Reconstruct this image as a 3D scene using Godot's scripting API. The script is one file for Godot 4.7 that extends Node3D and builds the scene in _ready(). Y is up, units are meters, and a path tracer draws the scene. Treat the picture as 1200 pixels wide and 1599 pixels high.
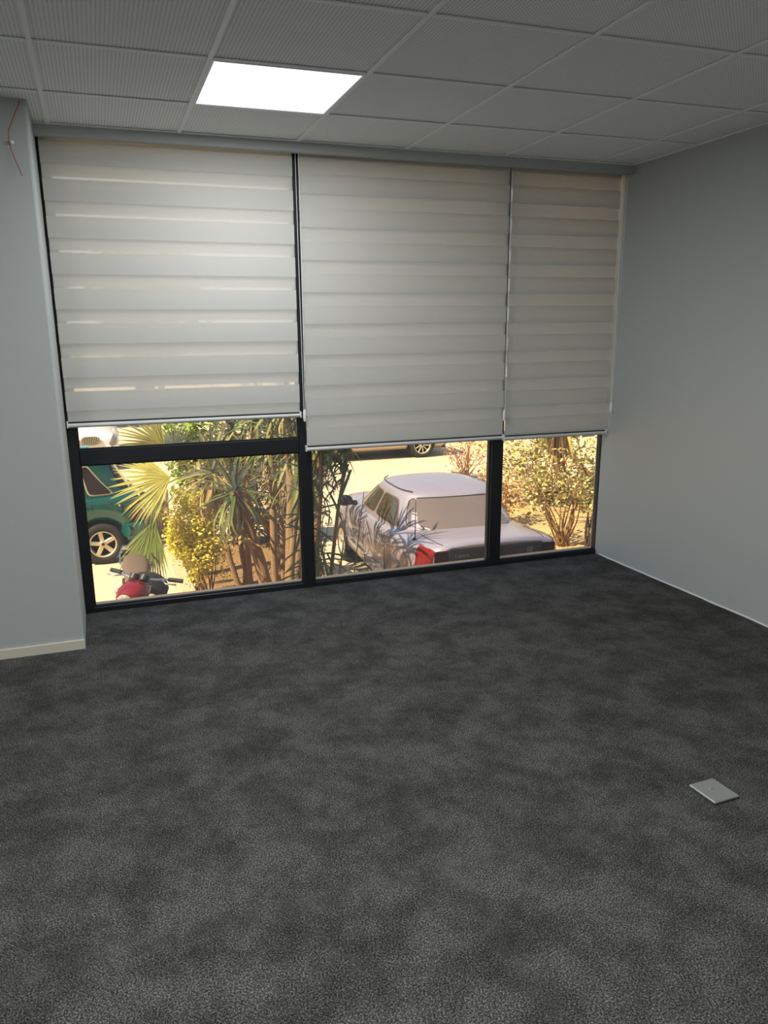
extends Node3D
# An office room with a floor-to-ceiling window, zebra blinds and a parking yard with plants outside.
# x to the right, y up, the room lies at z > 0, the yard at z < 0. Right wall at x = 0, carpet at y = 0, yard at y = YARD.

const CEIL := 2.465
const LEFT := -3.35
const YARD := -1.65
const FRAME_Z := -0.143

var rng := RandomNumberGenerator.new()
var taken := {}
var mats := {}


# ---------------------------------------------------------------- mesh collector
class Shape:
	var v := PackedVector3Array()
	var uv := PackedVector2Array()
	var tri := PackedInt32Array()
	var grp := PackedInt32Array()

	func p(a: Vector3, b := Vector2.ZERO) -> int:
		v.append(a)
		uv.append(b)
		return v.size() - 1

	func t(a: int, b: int, c: int, g := -1) -> void:
		tri.append(a)
		tri.append(b)
		tri.append(c)
		grp.append(g)

	func q(a: int, b: int, c: int, d: int, g := -1) -> void:
		t(a, b, c, g)
		t(a, c, d, g)

	func away(a: int, b: int, c: int, centre: Vector3, g := -1) -> void:
		var n := (v[b] - v[a]).cross(v[c] - v[a])
		if n.dot((v[a] + v[b] + v[c]) / 3.0 - centre) > 0.0:
			t(a, c, b, g)
		else:
			t(a, b, c, g)

	# a box whose edges are cut back by c, turned by basis b
	func box(at: Vector3, size: Vector3, c := 0.0, b := Basis.IDENTITY) -> Shape:
		var h := size / 2.0
		c = minf(c, minf(h.x, minf(h.y, h.z)) * 0.95)
		if c <= 0.0:
			var k := []
			for i in 8:
				k.append(p(at + b * Vector3(h.x if i & 1 else -h.x, h.y if i & 2 else -h.y, h.z if i & 4 else -h.z)))
			for f in [[0, 1, 3, 2], [4, 5, 7, 6], [0, 1, 5, 4], [2, 3, 7, 6], [0, 2, 6, 4], [1, 3, 7, 5]]:
				away(k[f[0]], k[f[1]], k[f[2]], at)
				away(k[f[0]], k[f[2]], k[f[3]], at)
			return self
		var ids := {}
		for i in 8:
			var s := Vector3(1 if i & 1 else -1, 1 if i & 2 else -1, 1 if i & 4 else -1)
			for a in 3:
				var o := Vector3(h.x, h.y, h.z)
				for d in 3:
					if d != a:
						o[d] -= c
				ids[i * 3 + a] = p(at + b * (o * s))
		var bits := [1, 2, 4]
		for a in 3:
			var d1: int = bits[(a + 1) % 3]
			var d2: int = bits[(a + 2) % 3]
			for side in [0, bits[a]]:
				var f := [side, side | d1, side | d1 | d2, side | d2]
				away(ids[f[0] * 3 + a], ids[f[1] * 3 + a], ids[f[2] * 3 + a], at)
				away(ids[f[0] * 3 + a], ids[f[2] * 3 + a], ids[f[3] * 3 + a], at)
			var e1 := (a + 1) % 3
			var e2 := (a + 2) % 3
			for s1 in [0, d1]:
				for s2 in [0, d2]:
					var i0: int = s1 | s2
					var i1: int = i0 | bits[a]
					away(ids[i0 * 3 + e1], ids[i0 * 3 + e2], ids[i1 * 3 + e2], at)
					away(ids[i0 * 3 + e1], ids[i1 * 3 + e2], ids[i1 * 3 + e1], at)
		for i in 8:
			away(ids[i * 3], ids[i * 3 + 1], ids[i * 3 + 2], at)
		return self

	# rings of equal size joined into a skin
	func loft(rings: Array, capped := true, g := 1) -> Shape:
		var n: int = rings[0].size()
		var first := v.size()
		for r in rings:
			for a in r:
				p(a)
		for i in rings.size() - 1:
			for j in n:
				var k := (j + 1) % n
				q(first + i * n + j, first + i * n + k, first + (i + 1) * n + k, first + (i + 1) * n + j, g)
		if capped:
			for e in [0, rings.size() - 1]:
				var m := Vector3.ZERO
				for a in rings[e]:
					m += a
				var mid := p(m / n)
				for j in n:
					var k := (j + 1) % n
					if e == 0:
						t(mid, first + k, first + j, g + 1)
					else:
						t(mid, first + e * n + j, first + e * n + k, g + 1)
		return self

	# round bar along points; radii one number or one per point
	func tube(pts: Array, radii, sides := 8, capped := true) -> Shape:
		var rings := []
		var up := Vector3(0.31, 0.9, 0.17).normalized()
		for i in pts.size():
			var d: Vector3 = (pts[mini(i + 1, pts.size() - 1)] - pts[maxi(i - 1, 0)]).normalized()
			var x := d.cross(up)
			if x.length() < 0.1:
				x = d.cross(Vector3.RIGHT)
			x = x.normalized()
			var y := d.cross(x).normalized()
			up = x.cross(d).normalized()
			var r: float = radii[i] if radii is Array else radii
			var ring := []
			for k in sides:
				var a := TAU * k / sides
				ring.append(pts[i] + (x * cos(a) + y * sin(a)) * r)
			rings.append(ring)
		return loft(rings, capped)

	# profile of (along x, radius) turned round the x axis of b
	func lathe(profile: Array, segs := 24, at := Vector3.ZERO, b := Basis.IDENTITY, closed := false, g := 1) -> Shape:
		var first := v.size()
		var n := profile.size()
		for i in n:
			for k in segs:
				var a := TAU * k / segs
				p(at + b * Vector3(profile[i].x, cos(a) * profile[i].y, sin(a) * profile[i].y))
		for i in (n if closed else n - 1):
			for k in segs:
				var m := (k + 1) % segs
				var i2 := (i + 1) % n
				q(first + i * segs + k, first + i * segs + m, first + i2 * segs + m, first + i2 * segs + k, g)
		return self

	# a flat polygon in (x, y) of the basis with a thickness along its z
	func prism(poly: PackedVector2Array, depth: float, at := Vector3.ZERO, b := Basis.IDENTITY) -> Shape:
		var n := poly.size()
		var f := v.size()
		for s in [0.0, depth]:
			for a in poly:
				p(at + b * Vector3(a.x, a.y, s), a)
		var idx := Geometry2D.triangulate_polygon(poly)
		var ccw := not Geometry2D.is_polygon_clockwise(poly)
		for i in range(0, idx.size(), 3):
			t(f + idx[i], f + idx[i + 1], f + idx[i + 2])
			t(f + n + idx[i], f + n + idx[i + 2], f + n + idx[i + 1])
		for j in n:
			var k := (j + 1) % n
			if ccw:
				q(f + j, f + n + j, f + n + k, f + k)
			else:
				q(f + j, f + k, f + n + k, f + n + j)
		return self

	# a grid of points rows x columns as one smooth sheet
	func sheet(rows: Array, g := 1) -> Shape:
		var n: int = rows[0].size()
		var f := v.size()
		for i in rows.size():
			for j in n:
				p(rows[i][j], Vector2(float(j) / (n - 1), float(i) / (rows.size() - 1)))
		for i in rows.size() - 1:
			for j in n - 1:
				q(f + i * n + j, f + i * n + j + 1, f + (i + 1) * n + j + 1, f + (i + 1) * n + j, g)
		return self

	func ball(at: Vector3, r: Vector3, segs := 12, rows := 8, b := Basis.IDENTITY) -> Shape:
		var rings := []
		for i in rows + 1:
			var a := PI * clampf(i, 0.02, rows - 0.02) / rows
			var ring := []
			for k in segs:
				var o := TAU * k / segs
				ring.append(at + b * Vector3(cos(o) * sin(a) * r.x, cos(a) * r.y, sin(o) * sin(a) * r.z))
			rings.append(ring)
		return loft(rings, true)

	func mesh(orient := true) -> ArrayMesh:
		var vol := 0.0
		if orient:
			for i in range(0, tri.size(), 3):
				vol += v[tri[i]].dot(v[tri[i + 1]].cross(v[tri[i + 2]]))
		var st := SurfaceTool.new()
		st.begin(Mesh.PRIMITIVE_TRIANGLES)
		for i in range(0, tri.size(), 3):
			st.set_smooth_group(grp[i / 3])
			var o := [0, 2, 1] if vol > 0.0 else [0, 1, 2]
			for k in o:
				st.set_uv(uv[tri[i + k]])
				st.add_vertex(v[tri[i + k]])
		st.generate_normals()
		return st.commit()


# ---------------------------------------------------------------- naming and placing
func numbered(called: String) -> String:
	var n: int = taken.get(called, 0)
	taken[called] = n + 1
	return called if n == 0 else "%s_%03d" % [called, n]


func tag(o: Node3D, label: String, category: String, group := "", kind := "") -> Node3D:
	if label:
		o.set_meta("label", label)
	if category:
		o.set_meta("category", category)
	if group:
		o.set_meta("group", group)
	if kind:
		o.set_meta("kind", kind)
	return o


func thing(called: String, label: String, category: String, at := Vector3.ZERO, turn := 0.0, group := "") -> Node3D:
	var o := Node3D.new()
	o.name = numbered(called)
	add_child(o)
	o.position = at
	o.rotation.y = turn
	tag(o, label, category, group)
	return o


func part(called: String, s, m: Material, parent: Node3D, orient := true) -> MeshInstance3D:
	var o := MeshInstance3D.new()
	o.name = called
	o.mesh = s.mesh(orient) if s is Shape else s
	o.material_override = m
	parent.add_child(o, true)
	return o


func lone(called: String, s, m: Material, label: String, category: String, group := "") -> MeshInstance3D:
	var o := part(numbered(called), s, m, self)
	tag(o, label, category, group)
	return o


func structure(called: String, s, m: Material) -> MeshInstance3D:
	var o := part(numbered(called), s, m, self)
	o.set_meta("kind", "structure")
	return o


func frame_node(called: String) -> Node3D:
	var o := Node3D.new()
	o.name = numbered(called)
	add_child(o)
	o.set_meta("kind", "structure")
	return o


# ---------------------------------------------------------------- materials
func mat(key: String, c: Color, rough := 0.8, metal := 0.0) -> StandardMaterial3D:
	var m := StandardMaterial3D.new()
	m.resource_name = key
	m.albedo_color = c
	m.roughness = rough
	m.metallic = metal
	mats[key] = m
	return m


func noise_tex(freq: float, size: int, ramp: Array, seed_ := 1, octaves := 4, gain := 0.5) -> NoiseTexture2D:
	var n := FastNoiseLite.new()
	n.noise_type = FastNoiseLite.TYPE_SIMPLEX_SMOOTH
	n.seed = seed_
	n.frequency = freq
	n.fractal_octaves = octaves
	n.fractal_gain = gain
	var t := NoiseTexture2D.new()
	t.width = size
	t.height = size
	t.seamless = true
	t.noise = n
	if ramp:
		var g := Gradient.new()
		g.offsets = PackedFloat32Array()
		g.colors = PackedColorArray()
		var offs := PackedFloat32Array()
		var cols := PackedColorArray()
		for r in ramp:
			offs.append(r[0])
			cols.append(r[1])
		g.offsets = offs
		g.colors = cols
		t.color_ramp = g
	return t


func grainy(m: StandardMaterial3D, t: Texture2D, scale_: float) -> StandardMaterial3D:
	m.albedo_texture = t
	m.uv1_triplanar = true
	m.uv1_world_triplanar = true
	m.uv1_scale = Vector3.ONE * scale_
	return m


func coarse(m: StandardMaterial3D, t: Texture2D, scale_: float) -> StandardMaterial3D:
	m.detail_enabled = true
	m.detail_albedo = t
	m.detail_blend_mode = BaseMaterial3D.BLEND_MODE_MUL
	m.detail_uv_layer = BaseMaterial3D.DETAIL_UV_2
	m.uv2_triplanar = true
	m.uv2_world_triplanar = true
	m.uv2_scale = Vector3.ONE * scale_
	return m


func relief(m: StandardMaterial3D, t: Texture2D, cm: float) -> StandardMaterial3D:
	m.heightmap_enabled = true
	m.heightmap_texture = t
	m.heightmap_scale = cm
	return m


func leafy(key: String, c: Color, back := 0.55) -> StandardMaterial3D:
	var m := mat(key, c, 0.55)
	m.backlight_enabled = true
	m.backlight = Color(back, back, back)
	return m


func grey(g: float) -> Color:
	return Color(g, g, g)


func make_materials() -> void:
	# carpet: twisted pile, charcoal with paler fibres, brushed patches
	var carpet := mat("carpet", Color.WHITE, 1.0)
	grainy(carpet, noise_tex(0.12, 2048, [[0.0, Color(0.06, 0.059, 0.056)], [0.3, Color(0.20, 0.196, 0.187)], [0.5, Color(0.35, 0.343, 0.328)], [0.7, Color(0.56, 0.549, 0.525)], [1.0, Color(0.87, 0.853, 0.816)]], 3, 3, 0.85), 0.62)
	coarse(carpet, noise_tex(0.008, 1024, [[0.0, grey(0.62)], [0.38, grey(0.79)], [0.52, grey(0.86)], [0.68, grey(0.95)], [1.0, grey(1.0)]], 8, 7, 0.78), 0.38)
	relief(carpet, noise_tex(0.12, 2048, [], 3, 3, 0.85), 0.5)
	carpet.metallic_specular = 0.2
	# painted plaster
	var wall := mat("wall_paint", Color(0.70, 0.71, 0.695), 0.7)
	relief(wall, noise_tex(0.05, 512, [], 5, 4), 0.015)
	wall.uv1_triplanar = true
	wall.uv1_world_triplanar = true
	wall.uv1_scale = Vector3.ONE * 2.5
	mat("skirting", Color(0.83, 0.80, 0.72), 0.6)
	mat("wall_white", Color(0.92, 0.92, 0.91), 0.8)
	mat("plaster_white", Color(0.88, 0.88, 0.86), 0.8)
	# perforated ceiling tile: one hole per repeat
	var hole := Image.create(48, 48, false, Image.FORMAT_RGB8)
	for y in 48:
		for x in 48:
			var d := Vector2(x - 23.5, y - 23.5).length()
			var k := clampf((d - 8.0) / 3.0, 0.0, 1.0)
			hole.set_pixel(x, y, Color(0.64, 0.645, 0.65).lerp(Color(0.955, 0.955, 0.95), k))
	var tile := mat("ceiling_tile", Color.WHITE, 0.9)
	tile.albedo_texture = ImageTexture.create_from_image(hole)
	tile.uv1_scale = Vector3(44.0, 44.0, 1.0)
	mat("grid_white", Color(0.95, 0.95, 0.95), 0.5)
	mat("slab", grey(0.6), 0.9)
	# window
	mat("black_aluminium", Color(0.10, 0.108, 0.115), 0.42)
	mat("gasket", Color(0.05, 0.05, 0.055), 0.7)
	var glass := mat("pane", Color(1, 1, 1, 0.03), 0.0)
	glass.transparency = BaseMaterial3D.TRANSPARENCY_ALPHA
	glass.metallic_specular = 0.35
	mat("stone_ledge", Color(0.80, 0.68, 0.52), 0.8)
	mat("facade", Color(0.82, 0.76, 0.66), 0.9)
	# blinds
	var weave := noise_tex(0.35, 256, [[0.0, grey(0.93)], [1.0, grey(1.0)]], 9, 2)
	var cloth := mat("blind_cloth", Color(0.93, 0.925, 0.90), 0.9)
	grainy(cloth, weave, 6.0)
	cloth.backlight_enabled = true
	cloth.backlight = Color(0.9, 0.885, 0.86)
	var sheer := mat("blind_sheer", Color(0.95, 0.945, 0.92, 0.52), 0.9)
	sheer.transparency = BaseMaterial3D.TRANSPARENCY_ALPHA
	sheer.backlight_enabled = true
	sheer.backlight = Color(0.85, 0.84, 0.82)
	mat("blind_rail", Color(0.84, 0.84, 0.82), 0.6)
	mat("white_plastic", Color(0.93, 0.93, 0.91), 0.35)
	# fittings
	var lit := mat("diffuser", Color(0.95, 0.97, 1.0), 0.5)
	lit.emission_enabled = true
	lit.emission = Color(0.93, 0.97, 1.0)
	lit.emission_energy_multiplier = 1.6
	mat("brushed_steel", Color(0.72, 0.72, 0.70), 0.38, 0.7)
	mat("steel_dark", Color(0.3, 0.3, 0.29), 0.4, 0.7)
	mat("red_insulation", Color(0.62, 0.16, 0.12), 0.5)
	# yard
	var road := mat("paving", Color.WHITE, 0.95)
	grainy(road, noise_tex(0.03, 1024, [[0.0, Color(0.80, 0.72, 0.58)], [0.5, Color(0.87, 0.80, 0.67)], [1.0, Color(0.92, 0.86, 0.74)]], 12, 5), 0.35)
	coarse(road, noise_tex(0.02, 512, [[0.0, grey(0.86)], [1.0, grey(1.0)]], 14, 4), 0.07)
	var soil := mat("soil", Color.WHITE, 1.0)
	grainy(soil, noise_tex(0.05, 1024, [[0.0, Color(0.36, 0.25, 0.15)], [0.45, Color(0.60, 0.46, 0.29)], [0.7, Color(0.74, 0.60, 0.40)], [1.0, Color(0.86, 0.74, 0.54)]], 15, 5), 0.7)
	relief(soil, noise_tex(0.05, 1024, [], 15, 5), 3.0)
	var sand := mat("sandy_soil", Color.WHITE, 1.0)
	grainy(sand, noise_tex(0.05, 1024, [[0.0, Color(0.62, 0.48, 0.28)], [0.4, Color(0.80, 0.67, 0.44)], [1.0, Color(0.90, 0.79, 0.58)]], 16, 5), 0.6)
	relief(sand, noise_tex(0.05, 1024, [], 16, 5), 2.0)
	var kerb := mat("kerb_concrete", Color.WHITE, 0.95)
	grainy(kerb, noise_tex(0.06, 512, [[0.0, Color(0.70, 0.60, 0.48)], [1.0, Color(0.85, 0.76, 0.62)]], 17, 4), 1.0)
	var white_conc := mat("white_concrete", Color.WHITE, 0.95)
	grainy(white_conc, noise_tex(0.04, 512, [[0.0, Color(0.78, 0.74, 0.66)], [1.0, Color(0.95, 0.92, 0.84)]], 18, 4), 1.2)
	# plants
	leafy("yucca_green", Color(0.27, 0.34, 0.15), 0.4)
	leafy("yucca_olive", Color(0.48, 0.50, 0.24))
	leafy("yucca_dry", Color(0.66, 0.55, 0.36), 0.4)
	leafy("fan_green", Color(0.44, 0.50, 0.20))
	leafy("fan_yellow", Color(0.70, 0.68, 0.30))
	leafy("dry_frond", Color(0.46, 0.33, 0.20), 0.35)
	leafy("flower_red", Color(0.85, 0.10, 0.25))
	var many := leafy("small_leaves", Color.WHITE)
	many.vertex_color_use_as_albedo = true
	for b in [["bark_tan", Color(0.50, 0.39, 0.27), Color(0.70, 0.57, 0.42)], ["bark_dark", Color(0.20, 0.15, 0.11), Color(0.34, 0.26, 0.2)], ["twig", Color(0.50, 0.38, 0.24), Color(0.66, 0.52, 0.35)], ["twig_red", Color(0.56, 0.36, 0.24), Color(0.72, 0.5, 0.35)]]:
		var m := mat(b[0], Color.WHITE, 0.95)
		grainy(m, noise_tex(0.08, 256, [[0.0, b[1]], [1.0, b[2]]], 21, 4), 4.0)
		relief(m, noise_tex(0.08, 256, [], 21, 4), 0.8)
	# vehicles
	for c in [["paint_silver", Color(0.66, 0.635, 0.69), 0.34, 0.4], ["paint_teal", Color(0.04, 0.31, 0.285), 0.22, 0.15], ["paint_white", Color(0.92, 0.89, 0.88), 0.3, 0.0], ["paint_beige", Color(0.74, 0.66, 0.60), 0.3, 0.2], ["paint_red", Color(0.45, 0.05, 0.07), 0.3, 0.0]]:
		var m := mat(c[0], c[1], c[2], c[3])
		m.clearcoat_enabled = true
		m.clearcoat = 0.6
		m.clearcoat_roughness = 0.06
	var rear_glass := mat("car_glass_sky_tint", Color(0.42, 0.38, 0.37), 0.12)  # lighter base colour stands in for sky reflection and the cabin behind
	rear_glass.metallic_specular = 0.7
	var side_glass := mat("car_glass", Color(0.26, 0.24, 0.18), 0.06)
	side_glass.metallic_specular = 0.7
	mat("car_glass_dark", Color(0.16, 0.13, 0.12), 0.08)
	mat("rubber", Color(0.14, 0.125, 0.11), 0.85)
	mat("black_plastic", Color(0.12, 0.12, 0.12), 0.5)
	mat("garnish", Color(0.25, 0.245, 0.25), 0.45)
	mat("alloy", Color(0.78, 0.74, 0.66), 0.4, 0.5)
	mat("chrome", Color(0.88, 0.87, 0.85), 0.15, 1.0)
	mat("tail_lens", Color(0.46, 0.07, 0.07), 0.2)
	mat("tail_lens_smoked", Color(0.22, 0.06, 0.065), 0.2)
	mat("head_lens", Color(0.62, 0.59, 0.55), 0.1)
	mat("plate_blue", Color(0.25, 0.62, 0.82), 0.5)
	mat("plate_white", Color(0.9, 0.9, 0.88), 0.5)
	mat("seat_dusty", Color(0.42, 0.35, 0.30), 0.6)
	mat("seat_black", Color(0.11, 0.11, 0.105), 0.5)
	mat("underbody", Color(0.05, 0.05, 0.05), 0.9)


# ---------------------------------------------------------------- the room
func build_room() -> void:
	var w: Material = mats.wall_paint
	structure("floor", Shape.new().box(Vector3(-3.0, -0.1, 3.02), Vector3(6.4, 0.2, 6.36)), mats.carpet)
	structure("wall_right", Shape.new().box(Vector3(0.12, 1.35, 3.073), Vector3(0.24, 2.9, 6.554)), w)
	structure("wall_back", Shape.new().box(Vector3(-3.0, 1.35, 6.3), Vector3(6.4, 2.9, 0.2)), mats.wall_white)
	structure("wall_side", Shape.new().box(Vector3(-6.1, 1.35, 3.2), Vector3(0.2, 2.9, 6.4)), mats.wall_white)
	# the pillar that ends the window on the left, with an eased corner
	var pil := PackedVector2Array([Vector2(-6.0, 0.379), Vector2(LEFT - 0.012, 0.379), Vector2(LEFT - 0.0035, 0.3755), Vector2(LEFT, 0.367), Vector2(LEFT, -0.204), Vector2(-6.0, -0.204)])
	structure("wall_left", Shape.new().prism(pil, 2.9, Vector3(0, -0.1, 0), Basis(Vector3(1, 0, 0), Vector3(0, 0, 1), Vector3(0, 1, 0))), w)
	# pelmet board under the ceiling and the outer wall round the opening
	var over := structure("wall_window", Shape.new().box(Vector3(-1.68, 2.60, -0.02), Vector3(3.36, 0.37, 0.04), 0.002), w)
	part("outer_wall", Shape.new().box(Vector3(-1.0, 5.55, -0.168), Vector3(24.0, 6.22, 0.076)).box(Vector3(-8.2, 0.4, -0.19), Vector3(9.7, 4.08, 0.04)).box(Vector3(5.6, 0.4, -0.19), Vector3(11.2, 4.08, 0.04)).box(Vector3(-1.68, -0.84, -0.168), Vector3(3.36, 1.62, 0.076)), mats.facade, over)
	part("baseboard_face", Shape.new().box(Vector3(-4.68, 0.024, 0.385), Vector3(2.66, 0.05, 0.012), 0.002), mats.skirting, frame_node("baseboard_left"))
	var br := frame_node("baseboard_right")
	var bead := []
	rng.seed = 4
	for i in 70:
		bead.append(Vector3(-0.002, 0.004 + rng.randf() * 0.003, -0.10 + i * 0.09))
	part("plaster_bead", Shape.new().tube(bead, 0.006, 5), mats.plaster_white, br)


func build_ceiling() -> void:
	var slab := structure("ceiling", Shape.new().box(Vector3(-3.0, CEIL + 0.25, 3.0), Vector3(6.4, 0.14, 6.7)), mats.slab)
	var turn := Basis(Vector3.UP, -0.0078)
	var room := PackedVector2Array([Vector2(-6.0, 0.0), Vector2(0.0, 0.0), Vector2(0.0, 6.2), Vector2(-6.0, 6.2)])
	var x0 := -0.2836
	var z0 := 0.5499
	var flat := Basis(Vector3(1, 0, 0), Vector3(0, 0, 1), Vector3(0, 1, 0))
	for i in range(-9, 2):
		for k in range(-1, 10):
			if i == -4 and (k == 0 or k == 4):
				continue
			if i == -7 and k == 4:
				continue
			var a := x0 + 0.6 * i
			var b := z0 + 0.6 * k
			var poly := PackedVector2Array()
			for c in [Vector3(a + 0.004, 0, b + 0.004), Vector3(a + 0.596, 0, b + 0.004), Vector3(a + 0.596, 0, b + 0.596), Vector3(a + 0.004, 0, b + 0.596)]:
				var r: Vector3 = turn * c
				poly.append(Vector2(r.x, r.z))
			for piece in Geometry2D.intersect_polygons(poly, room):
				if absf(area(piece)) < 0.002:
					continue
				var s := Shape.new().prism(piece, 0.012, Vector3(0, CEIL + 0.004, 0), flat)
				for n in s.uv.size():
					var back := turn.inverse() * Vector3(s.uv[n].x, 0, s.uv[n].y)
					s.uv[n] = Vector2((back.x - a) / 0.6, (back.z - b) / 0.6)
				part("ceiling_tile", s, mats.ceiling_tile, slab)
	# T bars: the main ones run away from the window, the cross ones between them
	for i in range(-9, 2):
		var a: Vector3 = turn * Vector3(x0 + 0.6 * i, CEIL, 3.1)
		if a.x > -0.02 or a.x < -5.98:
			continue
		part("grid_bar", Shape.new().box(a, Vector3(0.019, 0.006, 6.2), 0.001, turn), mats.grid_white, slab)
	for k in range(0, 10):
		for i in range(-9, 1):
			var a := x0 + 0.6 * i
			var b := minf(a + 0.588, -0.004)
			if i == 0:
				b = -0.004
			if a < -5.9:
				continue
			var c: Vector3 = turn * Vector3((a + 0.012 + b) / 2.0, CEIL, z0 + 0.6 * k)
			part("grid_bar", Shape.new().box(c, Vector3(b - a - 0.012, 0.0052, 0.019), 0.001, turn), mats.grid_white, slab)
	# wall angle round the edge
	var ang := Shape.new().box(Vector3(-0.011, CEIL, 3.1), Vector3(0.022, 0.005, 6.2)).box(Vector3(-3.0, CEIL - 0.0003, 0.009), Vector3(6.0, 0.005, 0.018))
	part("wall_angle", ang, mats.grid_white, slab)


func area(poly: PackedVector2Array) -> float:
	var s := 0.0
	for i in poly.size():
		s += poly[i].cross(poly[(i + 1) % poly.size()])
	return s / 2.0


func led_panel(i: int, k: int, label: String, energy: float) -> void:
	var turn := -0.0078
	var c: Vector3 = Basis(Vector3.UP, turn) * Vector3(-0.2836 + 0.6 * i + 0.3, 0, 0.5499 + 0.6 * k + 0.3)
	var o := thing("led_panel_light", label, "ceiling light", Vector3(c.x, CEIL, c.z), turn, "square LED panels in the ceiling grid")
	var f := Shape.new()
	for s in [-1, 1]:
		f.box(Vector3(s * 0.289, 0.0, 0), Vector3(0.014, 0.010, 0.592), 0.002)
		f.box(Vector3(0, 0.0, s * 0.289), Vector3(0.564, 0.010, 0.014), 0.002)
	f.box(Vector3(0, 0.012, 0), Vector3(0.59, 0.012, 0.59))
	part("frame", f, mats.grid_white, o)
	part("diffuser", Shape.new().box(Vector3(0, 0.002, 0), Vector3(0.564, 0.006, 0.564)), mats.diffuser, o)
	var l := AreaLight3D.new()
	l.name = "panel_glow"
	l.area_size = Vector2(0.56, 0.56)
	l.light_color = Color(0.96, 0.98, 1.0)
	l.light_energy = energy
	l.area_range = 12.0
	l.area_attenuation = 2.0
	l.shadow_enabled = true
	o.add_child(l)
	l.position = Vector3(0, -0.008, 0)
	l.rotation.x = -PI / 2


func build_window() -> void:
	var o := frame_node("window_1")
	var bm: Material = mats.black_aluminium
	var z := FRAME_Z - 0.03
	var d := 0.06
	var top := 2.47
	part("sill_bar", Shape.new().box(Vector3((LEFT - 0.0) / 2.0, 0.013, z), Vector3(-LEFT, 0.034, d), 0.003), bm, o)
	part("head_bar", Shape.new().box(Vector3(LEFT / 2.0, top - 0.02, z), Vector3(-LEFT, 0.06, d), 0.003), bm, o)
	part("jamb", Shape.new().box(Vector3(LEFT + 0.026, top / 2.0, z), Vector3(0.052, top, d), 0.003), bm, o)
	part("jamb", Shape.new().box(Vector3(0.002, top / 2.0, z - 0.012), Vector3(0.006, top, 0.03), 0.001), bm, o)
	part("mullion", Shape.new().box(Vector3(-2.057, top / 2.0, z), Vector3(0.072, top, d + 0.012), 0.003), bm, o)
	part("mullion", Shape.new().box(Vector3(-0.794, top / 2.0, z), Vector3(0.082, top, d + 0.012), 0.003), bm, o)
	part("transom", Shape.new().box(Vector3(-2.695, 0.874, z), Vector3(1.205, 0.084, d), 0.003), bm, o)
	for g in [[-3.298, -2.093, 0.030, 0.832], [-3.298, -2.093, 0.916, 2.42], [-2.021, -0.835, 0.030, 2.42], [-0.753, 0.005, 0.030, 2.42]]:
		var c := Vector3((g[0] + g[1]) / 2.0, (g[2] + g[3]) / 2.0, z)
		var sz := Vector3(g[1] - g[0], g[3] - g[2], 0.005)
		part("glass_pane", Shape.new().box(c, sz), mats.pane, o)
		var bead := Shape.new()
		for s in [-1, 1]:
			bead.box(c + Vector3(s * (sz.x / 2.0 - 0.003), 0, 0.012), Vector3(0.006, sz.y, 0.014))
			bead.box(c + Vector3(0, s * (sz.y / 2.0 - 0.003), 0.012), Vector3(sz.x - 0.012, 0.006, 0.014))
		part("gasket", bead, mats.gasket, o)
	part("outer_ledge", Shape.new().box(Vector3(LEFT / 2.0, 0.0, -0.234), Vector3(-LEFT, 0.05, 0.05), 0.004), mats.stone_ledge, o)


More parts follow.
